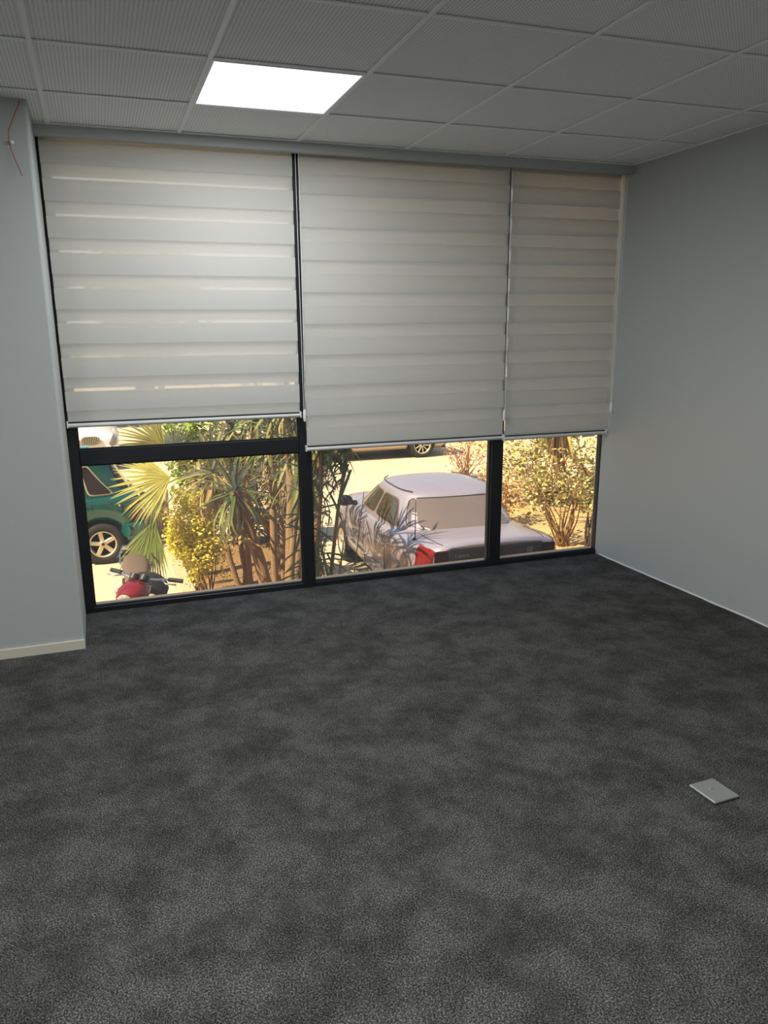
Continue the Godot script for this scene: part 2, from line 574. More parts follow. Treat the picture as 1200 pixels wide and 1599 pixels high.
# zebra blind: cloth and sheer bands on a front and a back fall
func zebra_blind(x0: float, x1: float, bottom: float, phase: float, shift: float, chain_x: float, chain_end: float, chain_gap: float, label: String) -> void:
	var top := 2.455
	var z := -0.098
	var o := thing("zebra_blind", label, "roller blind", Vector3((x0 + x1) / 2.0, 0, z), 0.0, "zebra roller blinds on the window")
	var w := x1 - x0
	part("headrail", Shape.new().tube([Vector3(-w / 2.0, top + 0.015, 0), Vector3(w / 2.0, top + 0.015, 0)], 0.019, 16), mats.blind_rail, o)
	var rail_top := bottom + 0.030
	for fall in 2:
		var zz := 0.010 if fall == 0 else -0.010
		var y := phase + (0.0 if fall == 0 else -shift)
		while y < top + 0.17:
			y += 0.1694
		while y > rail_top:
			var a := minf(y, top - 0.005)
			var b := maxf(y - 0.1, rail_top)
			if a - b > 0.004:
				part("cloth_band", Shape.new().box(Vector3(0, (a + b) / 2.0, zz), Vector3(w - 0.004 - fall * 0.004, a - b, 0.0012)), mats.blind_cloth, o)
			var c := minf(y - 0.1, top - 0.005)
			var e := maxf(y - 0.1694, rail_top)
			if c - e > 0.004:
				var rows := []
				for r in 2:
					var row := []
					for s in 2:
						row.append(Vector3((s - 0.5) * (w - 0.006 - fall * 0.004), c if r == 0 else e, zz))
					rows.append(row)
				part("sheer_band", Shape.new().sheet(rows), mats.blind_sheer, o, false)
			y -= 0.1694
	# bottom rail: an oval bar with a dark slot where the cloth goes in
	var ring := []
	for e in [-0.5, 0.5]:
		var r := []
		for k in 12:
			var a := TAU * k / 12.0
			r.append(Vector3(e * w, bottom + 0.013 + sin(a) * 0.013, cos(a) * 0.016))
		ring.append(r)
	var rail := part("bottom_rail", Shape.new().loft(ring), mats.blind_rail, o)
	part("slot", Shape.new().box(Vector3(0, rail_top - 0.001, 0.0), Vector3(w - 0.012, 0.005, 0.022)), mats.gasket, rail)
	for s in [-1, 1]:
		part("end_cap", Shape.new().box(Vector3(s * (w / 2.0 + 0.002), bottom + 0.017, 0), Vector3(0.006, 0.036, 0.034), 0.002), mats.white_plastic, rail)
	# the pull: two strands of bead cord and a clear plastic weight
	var cx := chain_x - (x0 + x1) / 2.0
	var cz := 0.034
	var pull := part("pull_cord", Shape.new().tube([Vector3(cx - chain_gap, top - 0.01, cz), Vector3(cx - chain_gap * 0.8, (top + chain_end) / 2.0, cz), Vector3(cx - 0.004, chain_end, cz)], 0.0016, 6).tube([Vector3(cx + chain_gap, top - 0.01, cz + 0.006), Vector3(cx + chain_gap * 0.8, (top + chain_end) / 2.0, cz + 0.006), Vector3(cx + 0.004, chain_end, cz)], 0.0016, 6), mats.white_plastic, o)
	part("cord_weight", Shape.new().tube([Vector3(cx, chain_end + 0.012, cz), Vector3(cx, chain_end, cz), Vector3(cx, chain_end - 0.03, cz), Vector3(cx, chain_end - 0.055, cz)], [0.006, 0.009, 0.010, 0.006], 10), mats.white_plastic, pull)


func build_fittings() -> void:
	led_panel(-4, 0, "bright square LED panel in the ceiling just in front of the blinds", 2.3)
	led_panel(-4, 4, "square LED panel in the ceiling above the middle of the carpet", 3.7)
	led_panel(-7, 4, "added unseen LED panel in the ceiling at the left, brightens the room", 3.7)  # added lamp: its light bounces off the back walls onto the ceiling
	zebra_blind(-3.338, -2.094, 1.040, 2.4125, 0.055, -2.076, 1.075, 0.008, "left zebra blind, shortest of three, thin bright gaps between its bands")
	zebra_blind(-2.062, -0.790, 0.843, 2.3335, 0.0847, -0.796, 1.02, 0.0015, "wide middle zebra blind between the two black mullions, fully closed")
	zebra_blind(-0.776, -0.022, 0.836, 2.3335, 0.0847, -0.008, 1.035, 0.008, "narrow right zebra blind beside the grey side wall")
	# floor box with a hinged steel lid
	var fb := thing("floor_outlet_box", "small steel lidded floor socket box set in the carpet", "floor outlet", Vector3(-1.357, 0, 2.463), 0.045)
	part("rim", Shape.new().box(Vector3(0, 0.001, 0), Vector3(0.110, 0.010, 0.120), 0.003), mats.steel_dark, fb)
	var lid := part("lid", Shape.new().box(Vector3(0, 0.007, 0), Vector3(0.106, 0.007, 0.116), 0.003), mats.brushed_steel, fb)
	part("finger_catch", Shape.new().box(Vector3(-0.004, 0.0115, -0.008), Vector3(0.016, 0.004, 0.007), 0.0015), mats.brushed_steel, lid)
	# loose red wire out of the ceiling at the pillar
	var wire := []
	for a in [Vector3(-3.378, 2.462, 0.386), Vector3(-3.383, 2.44, 0.388), Vector3(-3.408, 2.39, 0.391), Vector3(-3.432, 2.34, 0.39), Vector3(-3.436, 2.30, 0.388), Vector3(-3.425, 2.25, 0.388), Vector3(-3.405, 2.19, 0.392), Vector3(-3.398, 2.165, 0.398)]:
		wire.append(a)
	var rw := lone("red_wire", Shape.new().tube(wire, 0.0016, 6), mats.red_insulation, "thin red electric wire hanging from the ceiling on the grey pillar", "wire")
	part("cable_clip", Shape.new().box(Vector3(-3.424, 2.297, 0.384), Vector3(0.014, 0.014, 0.012), 0.003), mats.white_plastic, rw)


# ---------------------------------------------------------------- the yard
func bumpy(x0: float, x1: float, z0: float, z1: float, y: float, rise: float, step: float, seed_: int) -> Shape:
	var n := FastNoiseLite.new()
	n.seed = seed_
	n.frequency = 0.9
	var s := Shape.new()
	var rows := []
	var nz := int((z1 - z0) / step)
	var nx := int((x1 - x0) / step)
	for i in nz + 1:
		var row := []
		for j in nx + 1:
			var x := lerpf(x0, x1, float(j) / nx)
			var z := lerpf(z0, z1, float(i) / nz)
			var edge := 0.0 if i == 0 or j == 0 or i == nz or j == nx else 1.0
			row.append(Vector3(x, y + edge * (rise + n.get_noise_2d(x, z) * 0.05), z))
		rows.append(row)
	return s.sheet(rows)


func build_yard() -> void:
	structure("ground", Shape.new().box(Vector3(0, YARD - 0.15, -30.0), Vector3(120, 0.3, 59.6)), mats.paving)
	var left := part(numbered("planting_bed"), bumpy(-2.25, -0.62, -7.6, -0.21, YARD - 0.03, 0.08, 0.12, 31), mats.soil, self, false)
	left.set_meta("kind", "structure")
	var right := part(numbered("planting_bed"), bumpy(2.3, 9.0, -10.5, -0.21, YARD - 0.03, 0.06, 0.2, 32), mats.sandy_soil, self, false)
	right.set_meta("kind", "structure")
	var kerb := frame_node("kerb")
	rng.seed = 5
	for i in 10:
		part("kerb_stone", Shape.new().box(Vector3(-2.34 + rng.randf_range(-0.008, 0.008), YARD + 0.06, -0.8 - i * 0.72), Vector3(0.19, 0.2, 0.70), 0.015), mats.kerb_concrete, kerb)
	for i in 10:
		part("kerb_stone", Shape.new().box(Vector3(-0.56 + rng.randf_range(-0.008, 0.008), YARD + 0.03, -0.8 - i * 0.72), Vector3(0.12, 0.14, 0.70), 0.015), mats.kerb_concrete, kerb)
	# whitewashed block behind the fan palm
	var blk := thing("concrete_block", "whitewashed concrete block standing behind the fan palm", "block", Vector3(-2.42, YARD, -8.3))
	part("body", Shape.new().box(Vector3(0, 0.3, 0), Vector3(0.36, 0.6, 0.3), 0.02), mats.kerb_concrete, blk)
	part("cap", Shape.new().box(Vector3(-0.02, 0.72, 0), Vector3(0.42, 0.26, 0.36), 0.05), mats.white_concrete, blk)


# ---------------------------------------------------------------- plants
func strap_leaf(length: float, width: float, sag: float, rows := 7) -> ArrayMesh:
	var s := Shape.new()
	var grid := []
	for i in rows + 1:
		var t := float(i) / rows
		var a := t * sag
		var x := length * (t if absf(sag) < 0.01 else sin(a) / sag)
		var y := 0.0 if absf(sag) < 0.01 else -length * (1.0 - cos(a)) / sag
		var w := width * 0.5 * (0.55 + 1.0 * t) * (1.0 - t) ** 0.55 * 1.1 + 0.001
		grid.append([Vector3(x, y + w * 0.35, -w), Vector3(x, y, 0), Vector3(x, y + w * 0.35, w)])
	return s.sheet(grid).mesh(false)


func leaf_at(parent: Node3D, m: Mesh, material: Material, at: Vector3, az: float, elev: float, size: float, roll := 0.0) -> void:
	var o := MeshInstance3D.new()
	o.name = "leaf"
	o.mesh = m
	o.material_override = material
	parent.add_child(o, true)
	o.transform = Transform3D(Basis(Vector3.UP, az) * Basis(Vector3.BACK, elev) * Basis(Vector3.RIGHT, roll) * Basis.from_scale(Vector3.ONE * size), at)


func yucca(base: Vector3, heads: Array, trunk_r: float, tones: Array, label: String, seed_: int, leaves: Array, count := 60) -> Node3D:
	rng.seed = seed_
	var o := thing("yucca", label, "plant", base, 0.0, "yuccas in the planting bed outside the window")
	for h in heads:
		var head: Vector3 = h[0] - base
		var pts := []
		var rad := []
		var bend := Vector3(rng.randf_range(-0.08, 0.08), 0, rng.randf_range(-0.08, 0.08))
		for i in 9:
			var t := i / 8.0
			pts.append(head * t + bend * sin(t * PI) + Vector3(rng.randf_range(-0.006, 0.006), 0, rng.randf_range(-0.006, 0.006)))
			rad.append(trunk_r * lerpf(1.25, 0.8, t) * rng.randf_range(0.93, 1.07))
		part("trunk", Shape.new().tube(pts, rad, 9), mats.bark_tan, o)
		var n: int = int(count * h[1])
		for i in n:
			var t := float(i) / n
			var elev := lerpf(1.45, -1.35, t ** 0.9) + rng.randf_range(-0.15, 0.15)
			var az := i * 2.39996 + rng.randf_range(-0.3, 0.3)
			var bent: int = clampi(int(t * 3.0 + rng.randf_range(-0.4, 0.6)), 0, 2)
			var tone: String = tones[mini(tones.size() - 1, int(t * tones.size() * 0.98 + rng.randf_range(-0.35, 0.35)))] if t > 0.02 else tones[0]
			leaf_at(o, leaves[bent], mats[tone], head + Vector3(0, -0.16 * t + 0.03, 0), az, elev, h[2] * rng.randf_range(0.8, 1.12), rng.randf_range(-0.4, 0.4))
	return o


func fan_frond(parent: Node3D, hub: Vector3, from: Vector3, out: Vector3, up: Vector3, radius: float, spread: float, droop: float, tone: String, seed_: int, count := 26) -> void:
	rng.seed = seed_
	var x := out.normalized()
	var n := (up - x * up.dot(x)).normalized()
	var side := x.cross(n)
	var s := Shape.new()
	for i in count:
		var f := float(i) / (count - 1) * 2.0 - 1.0
		var a := f * spread
		var dir := x * cos(a) + side * sin(a)
		var length := radius * (1.0 - 0.25 * f * f) * rng.randf_range(0.93, 1.05)
		var sag := rng.randf_range(-0.04, 0.14)
		var across := (side * cos(a) - x * sin(a))
		var grid := []
		for k in 6:
			var t := k / 5.0
			var w := radius * 0.0118 * (0.4 + 1.6 * minf(t * 2.2, 1.0)) * (1.0 - maxf(0.0, t - 0.5) * 1.85)
			var c := hub + dir * length * t + Vector3(0, -(droop + sag) * length * t * t, 0) + n * rng.randf_range(-0.004, 0.004)
			grid.append([c - across * w + n * w * 0.5, c, c + across * w + n * w * 0.5])
		s.sheet(grid)
	var o := part("frond", s, mats[tone], parent, false)
	var mid := (hub + from) / 2.0 + Vector3(0, 0.08, 0)
	part("petiole", Shape.new().tube([from, from.lerp(mid, 0.6) + Vector3(0, 0.03, 0), mid, mid.lerp(hub, 0.6) + Vector3(0, 0.01, 0), hub + x * 0.03], [0.012, 0.011, 0.010, 0.009, 0.006], 7), mats.fan_yellow, o)


# a bush: real stems from the ground and a cloud of small leaves round them
func bush(o: Node3D, base: Vector3, centre: Vector3, r: Vector3, stems: int, twig_r: float, bark: String, count: int, leaf_len: float, tones: Array, seed_: int, hollow := 0.0) -> void:
	rng.seed = seed_
	var tips := []
	for i in stems:
		var tip := centre - base
		var dir := Vector3(rng.randfn(), rng.randfn() * 0.8, rng.randfn()).normalized() * rng.randf_range(0.5, 0.98)
		tip += dir * r
		var foot := Vector3(rng.randf_range(-0.1, 0.1), 0, rng.randf_range(-0.1, 0.1)) * maxf(r.x, 0.5)
		var mid := foot.lerp(tip, 0.5) + Vector3(rng.randf_range(-0.12, 0.12), 0.05, rng.randf_range(-0.12, 0.12)) * r.x
		var pts := [foot, foot.lerp(mid, 0.5) + Vector3(rng.randf_range(-0.03, 0.03), 0, 0), mid, mid.lerp(tip, 0.5) + Vector3(rng.randf_range(-0.05, 0.05), 0.02, rng.randf_range(-0.05, 0.05)), tip]
		var stem := Shape.new().tube(pts, [twig_r * 1.3, twig_r, twig_r * 0.8, twig_r * 0.6, twig_r * 0.3], 5)
		for k in 3:
			var a: Vector3 = pts[2].lerp(tip, rng.randf())
			var b := a + Vector3(rng.randfn(), rng.randfn() * 0.5 + 0.4, rng.randfn()).normalized() * r.x * rng.randf_range(0.3, 0.55)
			stem.tube([a, a.lerp(b, 0.5) + Vector3(0, 0.02, 0), b], [twig_r * 0.5, twig_r * 0.4, twig_r * 0.2], 4)
			tips.append(b)
		tips.append(tip)
		tips.append(mid.lerp(tip, 0.6))
		part("stem", stem, mats[bark], o)
	var lf := Shape.new()
	var rows := []
	for i in 5:
		var t := i / 4.0
		var w := leaf_len * 0.24 * sin(PI * (0.06 + 0.9 * t))
		rows.append([Vector3(leaf_len * t, -leaf_len * 0.2 * t * t, -w), Vector3(leaf_len * t, -leaf_len * (0.2 * t * t + 0.05), 0), Vector3(leaf_len * t, -leaf_len * 0.2 * t * t, w)])
	lf.sheet(rows)
	var mm := MultiMesh.new()
	mm.transform_format = MultiMesh.TRANSFORM_3D
	mm.use_colors = true
	mm.mesh = lf.mesh(false)
	mm.instance_count = count
	for i in count:
		var at := Vector3.ZERO
		if rng.randf() < 0.6 and tips.size() > 0:
			at = tips[rng.randi() % tips.size()] + Vector3(rng.randfn(), rng.randfn(), rng.randfn()) * r * 0.13
		else:
			var d := Vector3(rng.randfn(), rng.randfn(), rng.randfn()).normalized() * (hollow + (1.0 - hollow) * rng.randf() ** 0.4)
			at = centre - base + d * r
		at.y = maxf(at.y, 0.05)
		var b := Basis.from_euler(Vector3(rng.randf_range(-0.9, 0.9), rng.randf() * TAU, rng.randf_range(-0.9, 0.9))).scaled(Vector3.ONE * rng.randf_range(0.6, 1.3))
		mm.set_instance_transform(i, Transform3D(b, at))
		var c: Color = tones[rng.randi() % tones.size()]
		var k := rng.randf_range(0.75, 1.15)
		mm.set_instance_color(i, Color(c.r * k, c.g * k, c.b * k))
	var mi := MultiMeshInstance3D.new()
	mi.name = "foliage"
	mi.multimesh = mm
	mi.material_override = mats.small_leaves
	mi.set_meta("kind", "stuff")
	o.add_child(mi, true)


func build_plants() -> void:
	var leaves := [strap_leaf(0.56, 0.042, 0.35), strap_leaf(0.58, 0.045, 1.0), strap_leaf(0.60, 0.045, 1.7)]
	var tones := ["yucca_green", "yucca_green", "yucca_olive", "yucca_dry"]
	yucca(Vector3(-1.52, YARD, -3.9), [[Vector3(-1.87, -0.11, -3.9), 1.0, 1.0]], 0.062, tones, "yucca with a big drooping rosette of sword leaves, nearest the yellow shrub", 41, leaves, 80)
	yucca(Vector3(-1.71, YARD, -4.4), [[Vector3(-2.03, 0.04, -4.4), 1.0, 1.0]], 0.03, ["yucca_olive", "yucca_olive", "yucca_dry", "yucca_dry"], "yucca with faded olive leaves arching towards the fan palm", 42, leaves, 66)
	yucca(Vector3(-1.49, YARD, -3.4), [[Vector3(-1.32, 0.42, -3.4), 1.0, 1.0], [Vector3(-1.42, 0.86, -3.3), 0.7, 0.9]], 0.05, tones, "tall yucca with a stout pale trunk beside the black mullion", 43, leaves)
	yucca(Vector3(-1.49, YARD, -3.8), [[Vector3(-1.48, 0.55, -3.8), 0.9, 1.0]], 0.036, tones, "upright yucca rising straight in the middle of the clump", 44, leaves)
	yucca(Vector3(-1.60, YARD, -4.8), [[Vector3(-1.45, 0.60, -4.8), 0.8, 1.0], [Vector3(-1.72, 0.42, -5.0), 0.8, 1.0]], 0.03, tones, "two headed yucca at the back of the clump", 45, leaves)
	yucca(Vector3(-1.55, YARD, -2.8), [[Vector3(-1.24, 0.62, -2.8), 0.9, 0.9], [Vector3(-1.42, 0.30, -2.75), 0.7, 0.8]], 0.034, tones, "yucca standing closest to the window, half behind the black mullion", 46, leaves)
	yucca(Vector3(-1.60, YARD, -5.2), [[Vector3(-1.55, 0.05, -5.2), 0.8, 0.9]], 0.026, tones, "slim trunked yucca behind the big drooping rosette", 47, leaves)
	yucca(Vector3(-1.26, YARD, -4.4), [[Vector3(-1.25, -0.05, -4.4), 0.9, 0.9], [Vector3(-1.28, 0.25, -4.6), 0.8, 0.9]], 0.03, ["yucca_green", "yucca_olive", "yucca_dry", "yucca_dry"], "yucca with drying leaves at the edge nearest the silver car", 48, leaves)
	# fan palm: a short trunk hidden in the shrubs and fronds held out over the path
	var fp := Vector3(-2.06, YARD, -5.95)
	var o := thing("fan_palm", "fan palm with pleated green fronds reaching out over the motorcycle", "palm", fp)
	var crown := Vector3(-2.06, -0.30, -5.75) - fp
	part("trunk", Shape.new().tube([Vector3.ZERO, crown * 0.5 + Vector3(0.02, 0, 0), crown], [0.09, 0.075, 0.06], 10), mats.bark_tan, o)
	fan_frond(o, Vector3(-2.48, -0.03, -4.55) - fp, crown, Vector3(-1, -0.10, 0.15), Vector3(0.1, 0.6, 0.8), 0.68, 1.0, 0.05, "fan_yellow", 51, 28)
	fan_frond(o, Vector3(-2.70, -0.46, -4.35) - fp, crown, Vector3(-0.36, -1, 0.15), Vector3(-0.3, 0.25, 0.9), 0.74, 0.55, 0.05, "fan_green", 52, 22)
	fan_frond(o, Vector3(-2.50, 0.28, -4.8) - fp, crown, Vector3(-0.85, 0.65, 0.1), Vector3(0.2, 0.3, 0.9), 0.60, 0.9, 0.1, "fan_yellow", 53, 22)
	fan_frond(o, Vector3(-2.36, 0.14, -5.2) - fp, crown, Vector3(-0.1, 0.9, 0.3), Vector3(0.2, -0.2, 0.9), 0.55, 1.2, 0.2, "fan_green", 54, 24)
	fan_frond(o, Vector3(-2.62, -0.30, -5.2) - fp, crown, Vector3(-0.5, -0.8, 0.0), Vector3(0.0, 0.3, 0.9), 0.45, 0.8, 0.1, "fan_green", 55, 18)
	# yellow shrub
	var yb := Vector3(-2.12, YARD + 0.03, -4.75)
	o = thing("yellow_shrub", "bushy shrub of tiny yellow leaves under the fan palm", "shrub", yb)
	bush(o, yb, Vector3(-2.24, -0.66, -4.75), Vector3(0.33, 0.46, 0.30), 16, 0.008, "twig", 6500, 0.044, [Color(0.80, 0.68, 0.05), Color(0.90, 0.80, 0.12), Color(0.62, 0.60, 0.06), Color(0.92, 0.80, 0.2)], 61, 0.25)
	# leafy green shrubs further back
	var gb := Vector3(-1.6, YARD, -8.9)
	o = thing("broadleaf_shrub", "tall bright green broadleaf shrub behind the fan palm", "shrub", gb)
	bush(o, gb, Vector3(-1.58, -0.15, -8.9), Vector3(0.66, 0.85, 0.45), 10, 0.016, "twig", 1500, 0.13, [Color(0.30, 0.46, 0.05), Color(0.42, 0.55, 0.08), Color(0.20, 0.34, 0.04), Color(0.58, 0.60, 0.15)], 62, 0.2)
	var hb := Vector3(-0.75, YARD, -7.2)
	o = thing("dry_shrub", "brownish shrub filling the space behind the yucca trunks", "shrub", hb)
	bush(o, hb, Vector3(-1.05, -0.55, -7.2), Vector3(0.95, 1.0, 0.4), 22, 0.013, "twig", 3800, 0.10, [Color(0.36, 0.26, 0.14), Color(0.28, 0.26, 0.10), Color(0.45, 0.34, 0.20), Color(0.22, 0.20, 0.09)], 63, 0.2)
	# crowns far behind that show between the bands of the left blind
	for k in [[-5.6, -25.0, 1], [-1.2, -27.0, 2], [-8.6, -27.0, 3]]:
		var tb := Vector3(k[0], YARD, k[1])
		o = thing("yard_tree", "dark leafy tree crown glimpsed between the bands of the left blind", "tree", tb, 0.0, "trees at the far end of the yard")
		part("trunk", Shape.new().tube([Vector3.ZERO, Vector3(0.1, 1.2, 0), Vector3(0, 2.6, 0.1)], [0.2, 0.16, 0.12], 9), mats.bark_tan, o)
		bush(o, tb, Vector3(k[0], 3.2, k[1]), Vector3(2.2, 2.0, 1.6), 12, 0.05, "bark_tan", 1900, 0.34, [Color(0.16, 0.22, 0.06), Color(0.24, 0.30, 0.08), Color(0.12, 0.17, 0.05)], 80 + k[2], 0.1)
	# cane palm right of the black mullion
	var cb := Vector3(-1.62, YARD, -1.75)
	o = thing("cane_palm", "feathery cane palm with slim canes close to the middle window", "palm", cb)
	rng.seed = 71
	var canes := [[Vector3(-1.52, -1.65, -1.75), Vector3(-1.47, -0.55, -1.75), Vector3(-1.38, 0.10, -1.75), Vector3(-1.27, 0.66, -1.75), Vector3(-1.22, 1.1, -1.75)], [Vector3(-1.62, -1.65, -1.7), Vector3(-1.60, -0.5, -1.7), Vector3(-1.54, 0.2, -1.7), Vector3(-1.50, 0.9, -1.7), Vector3(-1.45, 1.3, -1.7)], [Vector3(-1.70, -1.65, -1.8), Vector3(-1.69, -0.6, -1.8), Vector3(-1.62, 0.1, -1.8), Vector3(-1.62, 0.7, -1.8), Vector3(-1.62, 1.1, -1.8)]]
	for c in canes:
		var pts := []
		for a in c:
			pts.append(a - cb)
		part("cane", Shape.new().tube(pts, [0.022, 0.018, 0.015, 0.013, 0.010], 7), mats.bark_tan, o)
	var slim := [strap_leaf(0.28, 0.026, 0.3, 4), strap_leaf(0.32, 0.026, 0.8, 4), strap_leaf(0.30, 0.024, 1.2, 4)]
	for i in 285:
		var c: Array = canes[i % 3]
		var t := rng.randf_range(1.1, 3.9) if i % 3 else rng.randf_range(2.35, 3.9)
		if i % 3 == 2 and rng.randf() < 0.3:
			t = rng.randf_range(0.8, 2.0)
		var k := int(t)
		var at: Vector3 = c[k].lerp(c[k + 1], t - k) - cb + Vector3(rng.randfn() * 0.025, 0, rng.randfn() * 0.04)
		var az := rng.randf() * TAU
		if i % 3 == 0:
			az = rng.randf_range(PI * 0.6, PI * 1.4)
		leaf_at(o, slim[rng.randi() % 3], mats.yucca_green, at, az, rng.randf_range(-1.0, 0.8), rng.randf_range(0.7, 1.15), rng.randf_range(-0.6, 0.6))
	for k in 10:
		var a := Vector3(-1.66 + rng.randf() * 0.25, YARD, -1.75) - cb
		var b := a + Vector3(rng.randf_range(-0.1, 0.35), rng.randf_range(1.2, 1.9), rng.randf_range(-0.1, 0.1))
		part("shoot", Shape.new().tube([a, a.lerp(b, 0.5) + Vector3(rng.randf_range(-0.04, 0.04), 0, 0), b], [0.008, 0.006, 0.003], 5), mats.twig, o)
	# right bed: leggy shrubs
	var rb := Vector3(3.22, YARD, -5.4)
	o = thing("leggy_shrub", "leggy shrub with bare forked stems in the sandy bed right of the silver car", "shrub", rb)
	bush(o, rb, Vector3(3.2, -0.62, -5.5), Vector3(0.75, 0.55, 0.45), 16, 0.013, "twig", 520, 0.075, [Color(0.42, 0.40, 0.12), Color(0.55, 0.50, 0.18), Color(0.28, 0.28, 0.08), Color(0.62, 0.5, 0.24)], 64, 0.1)
	var rb2 := Vector3(3.55, YARD, -5.25)
	o = thing("leggy_shrub", "thin shrub with a single dark upright stem beside the grey side wall", "shrub", rb2)
	bush(o, rb2, Vector3(3.7, -0.62, -5.35), Vector3(0.4, 0.5, 0.35), 6, 0.014, "bark_dark", 240, 0.085, [Color(0.30, 0.32, 0.09), Color(0.22, 0.24, 0.07), Color(0.5, 0.46, 0.18)], 65, 0.1)
	var rb3 := Vector3(4.6, YARD, -8.2)
	o = thing("hedge_bush", "wide yellowish bush at the back of the sandy bed", "shrub", rb3)
	bush(o, rb3, Vector3(4.9, -0.75, -8.2), Vector3(1.5, 0.85, 0.6), 26, 0.014, "twig", 2600, 0.10, [Color(0.60, 0.56, 0.16), Color(0.46, 0.46, 0.12), Color(0.70, 0.60, 0.28), Color(0.36, 0.30, 0.12)], 66, 0.1)
	var rb4 := Vector3(2.95, YARD, -6.9)
	o = thing("red_tinged_bush", "low bush with reddish brown leaves beside the car roof", "shrub", rb4)
	bush(o, rb4, Vector3(2.95, -1.0, -6.9), Vector3(0.5, 0.62, 0.4), 16, 0.010, "twig_red", 700, 0.075, [Color(0.50, 0.26, 0.14), Color(0.60, 0.48, 0.18), Color(0.48, 0.44, 0.12), Color(0.62, 0.36, 0.2)], 67, 0.1)
	var tw := Vector3(4.45, YARD, -11.2)
	o = thing("twiggy_bush", "bare twiggy reddish bush beyond the silver car roof", "shrub", tw)
	bush(o, tw, Vector3(4.40, -0.95, -11.2), Vector3(0.62, 0.65, 0.4), 30, 0.008, "twig_red", 260, 0.07, [Color(0.55, 0.30, 0.16), Color(0.62, 0.42, 0.25)], 68, 0.0)
	# palm with a skirt of dead fronds at the top of the right pane
	var dp := Vector3(4.35, YARD, -5.75)
	o = thing("dry_skirted_palm", "leaning palm with hanging dead fronds above the leggy shrub", "palm", dp)
	var head := Vector3(3.40, 0.30, -5.95) - dp
	part("trunk", Shape.new().tube([Vector3.ZERO, Vector3(-0.25, 0.78, -0.03), Vector3(-0.80, 1.35, -0.1), head], [0.055, 0.050, 0.045, 0.05], 9), mats.bark_tan, o)
	rng.seed = 72
	var hang := [strap_leaf(0.85, 0.05, 0.25), strap_leaf(0.95, 0.055, 0.6)]
	for i in 34:
		var az := rng.randf() * TAU
		leaf_at(o, hang[i % 2], mats["dry_frond" if i % 3 else "yucca_dry"], head + Vector3(rng.randfn() * 0.03, rng.randf_range(-0.1, 0.1), rng.randfn() * 0.03), az, rng.randf_range(-1.5, -1.22), rng.randf_range(0.75, 1.1), rng.randf_range(-0.5, 0.5))
	for i in 40:
		var az := i * 2.4
		leaf_at(o, hang[i % 2], mats["fan_yellow" if i % 2 else "fan_green"], head + Vector3(0, 0.12, 0), az, rng.randf_range(-0.9, 0.5), rng.randf_range(0.7, 1.1), rng.randf_range(-0.5, 0.5))
	var fl := thing("red_flower", "single pink red blossom among the twigs below the dead fronds", "flower", Vector3(3.30, -0.37, -5.6))
	for i in 5:
		var petal := Shape.new().ball(Vector3(0.03, 0, 0), Vector3(0.032, 0.008, 0.022), 8, 5, Basis(Vector3.BACK, 0.5))
		var pm := part("petal", petal, mats.flower_red, fl)
		pm.rotation = Vector3(0.6, TAU * i / 5.0, 0)
	part("stalk", Shape.new().tube([Vector3(0, -0.01, 0), Vector3(0.02, -0.2, -0.03), Vector3(0.0, -0.42, 0.02)], 0.004, 5), mats.twig, fl)


# ---------------------------------------------------------------- vehicles
func along(a: Array, x: float) -> float:
	if x <= a[0][0]:
		return a[0][1]
	for i in a.size() - 1:
		if x <= a[i + 1][0]:
			var t: float = (x - a[i][0]) / (a[i + 1][0] - a[i][0])
			return lerpf(a[i][1], a[i + 1][1], t)
	return a[-1][1]


# cross section of the lower body at u metres from the tail: (distance from the middle, height)
func section(c: Dictionary, u: float) -> PackedVector2Array:
	var w := along(c.width, u)
	var side := along(c.side, u)
	var top := along(c.top, u)
	var low := along(c.low, u)
	for uw in c.axles:
		var d: float = absf(u - uw)
		if d < c.arch:
			low = maxf(low, c.wheel_r + sqrt(c.arch * c.arch - d * d))
	low = minf(low, side - 0.06)
	var out := PackedVector2Array()
	for k in [[0.0, low], [0.86 * w, low], [0.965 * w, low + 0.15 * (side - low)], [w, low + 0.45 * (side - low)], [0.998 * w, low + 0.72 * (side - low)], [0.972 * w, side - 0.05], [0.93 * w, side], [0.72 * w, lerpf(side, top, 0.75)], [0.42 * w, lerpf(side, top, 0.96)], [0.0, top]]:
		out.append(Vector2(k[0], k[1]))
	return out


func on_body(c: Dictionary, u: float, k: float, off: float, right := false) -> Vector3:
	var s := section(c, u)
	var i := clampi(int(k), 0, 8)
	var a := s[i].lerp(s[i + 1], k - i)
	var d := s[i + 1] - s[i]
	var n := Vector2(d.y, -d.x).normalized()
	if n.x < 0:
		n = -n
	a += n * off
	return Vector3(a.x if right else -a.x, a.y, -u)


func cabin(c: Dictionary, t: float) -> Dictionary:
	return {"ur": lerpf(c.rear[0], c.rear[1], t ** c.lean), "uf": lerpf(c.front[0], c.front[1], t ** c.lean), "w": lerpf(c.cab_w[0], c.cab_w[1], t ** 1.25), "h": lerpf(c.belt, c.roof, t)}


func on_cabin(c: Dictionary, side: String, s: float, t: float, off: float) -> Vector3:
	var r := cabin(c, t)
	var n: float = c.corner
	var cu: float = (r.ur + r.uf) / 2.0
	var a: float = (r.uf - r.ur) / 2.0
	var k := (1.0 - absf(s) ** n) ** (1.0 / n)
	match side:
		"left":
			return Vector3(-(r.w * k + off), r.h + off * 0.3, -(cu + a * s))
		"right":
			return Vector3(r.w * k + off, r.h + off * 0.3, -(cu + a * s))
		"rear":
			return Vector3(-r.w * s, r.h + off * 0.7, -(cu - a * k - off * 0.7))
	return Vector3(-r.w * s, r.h + off * 0.7, -(cu + a * k + off * 0.7))


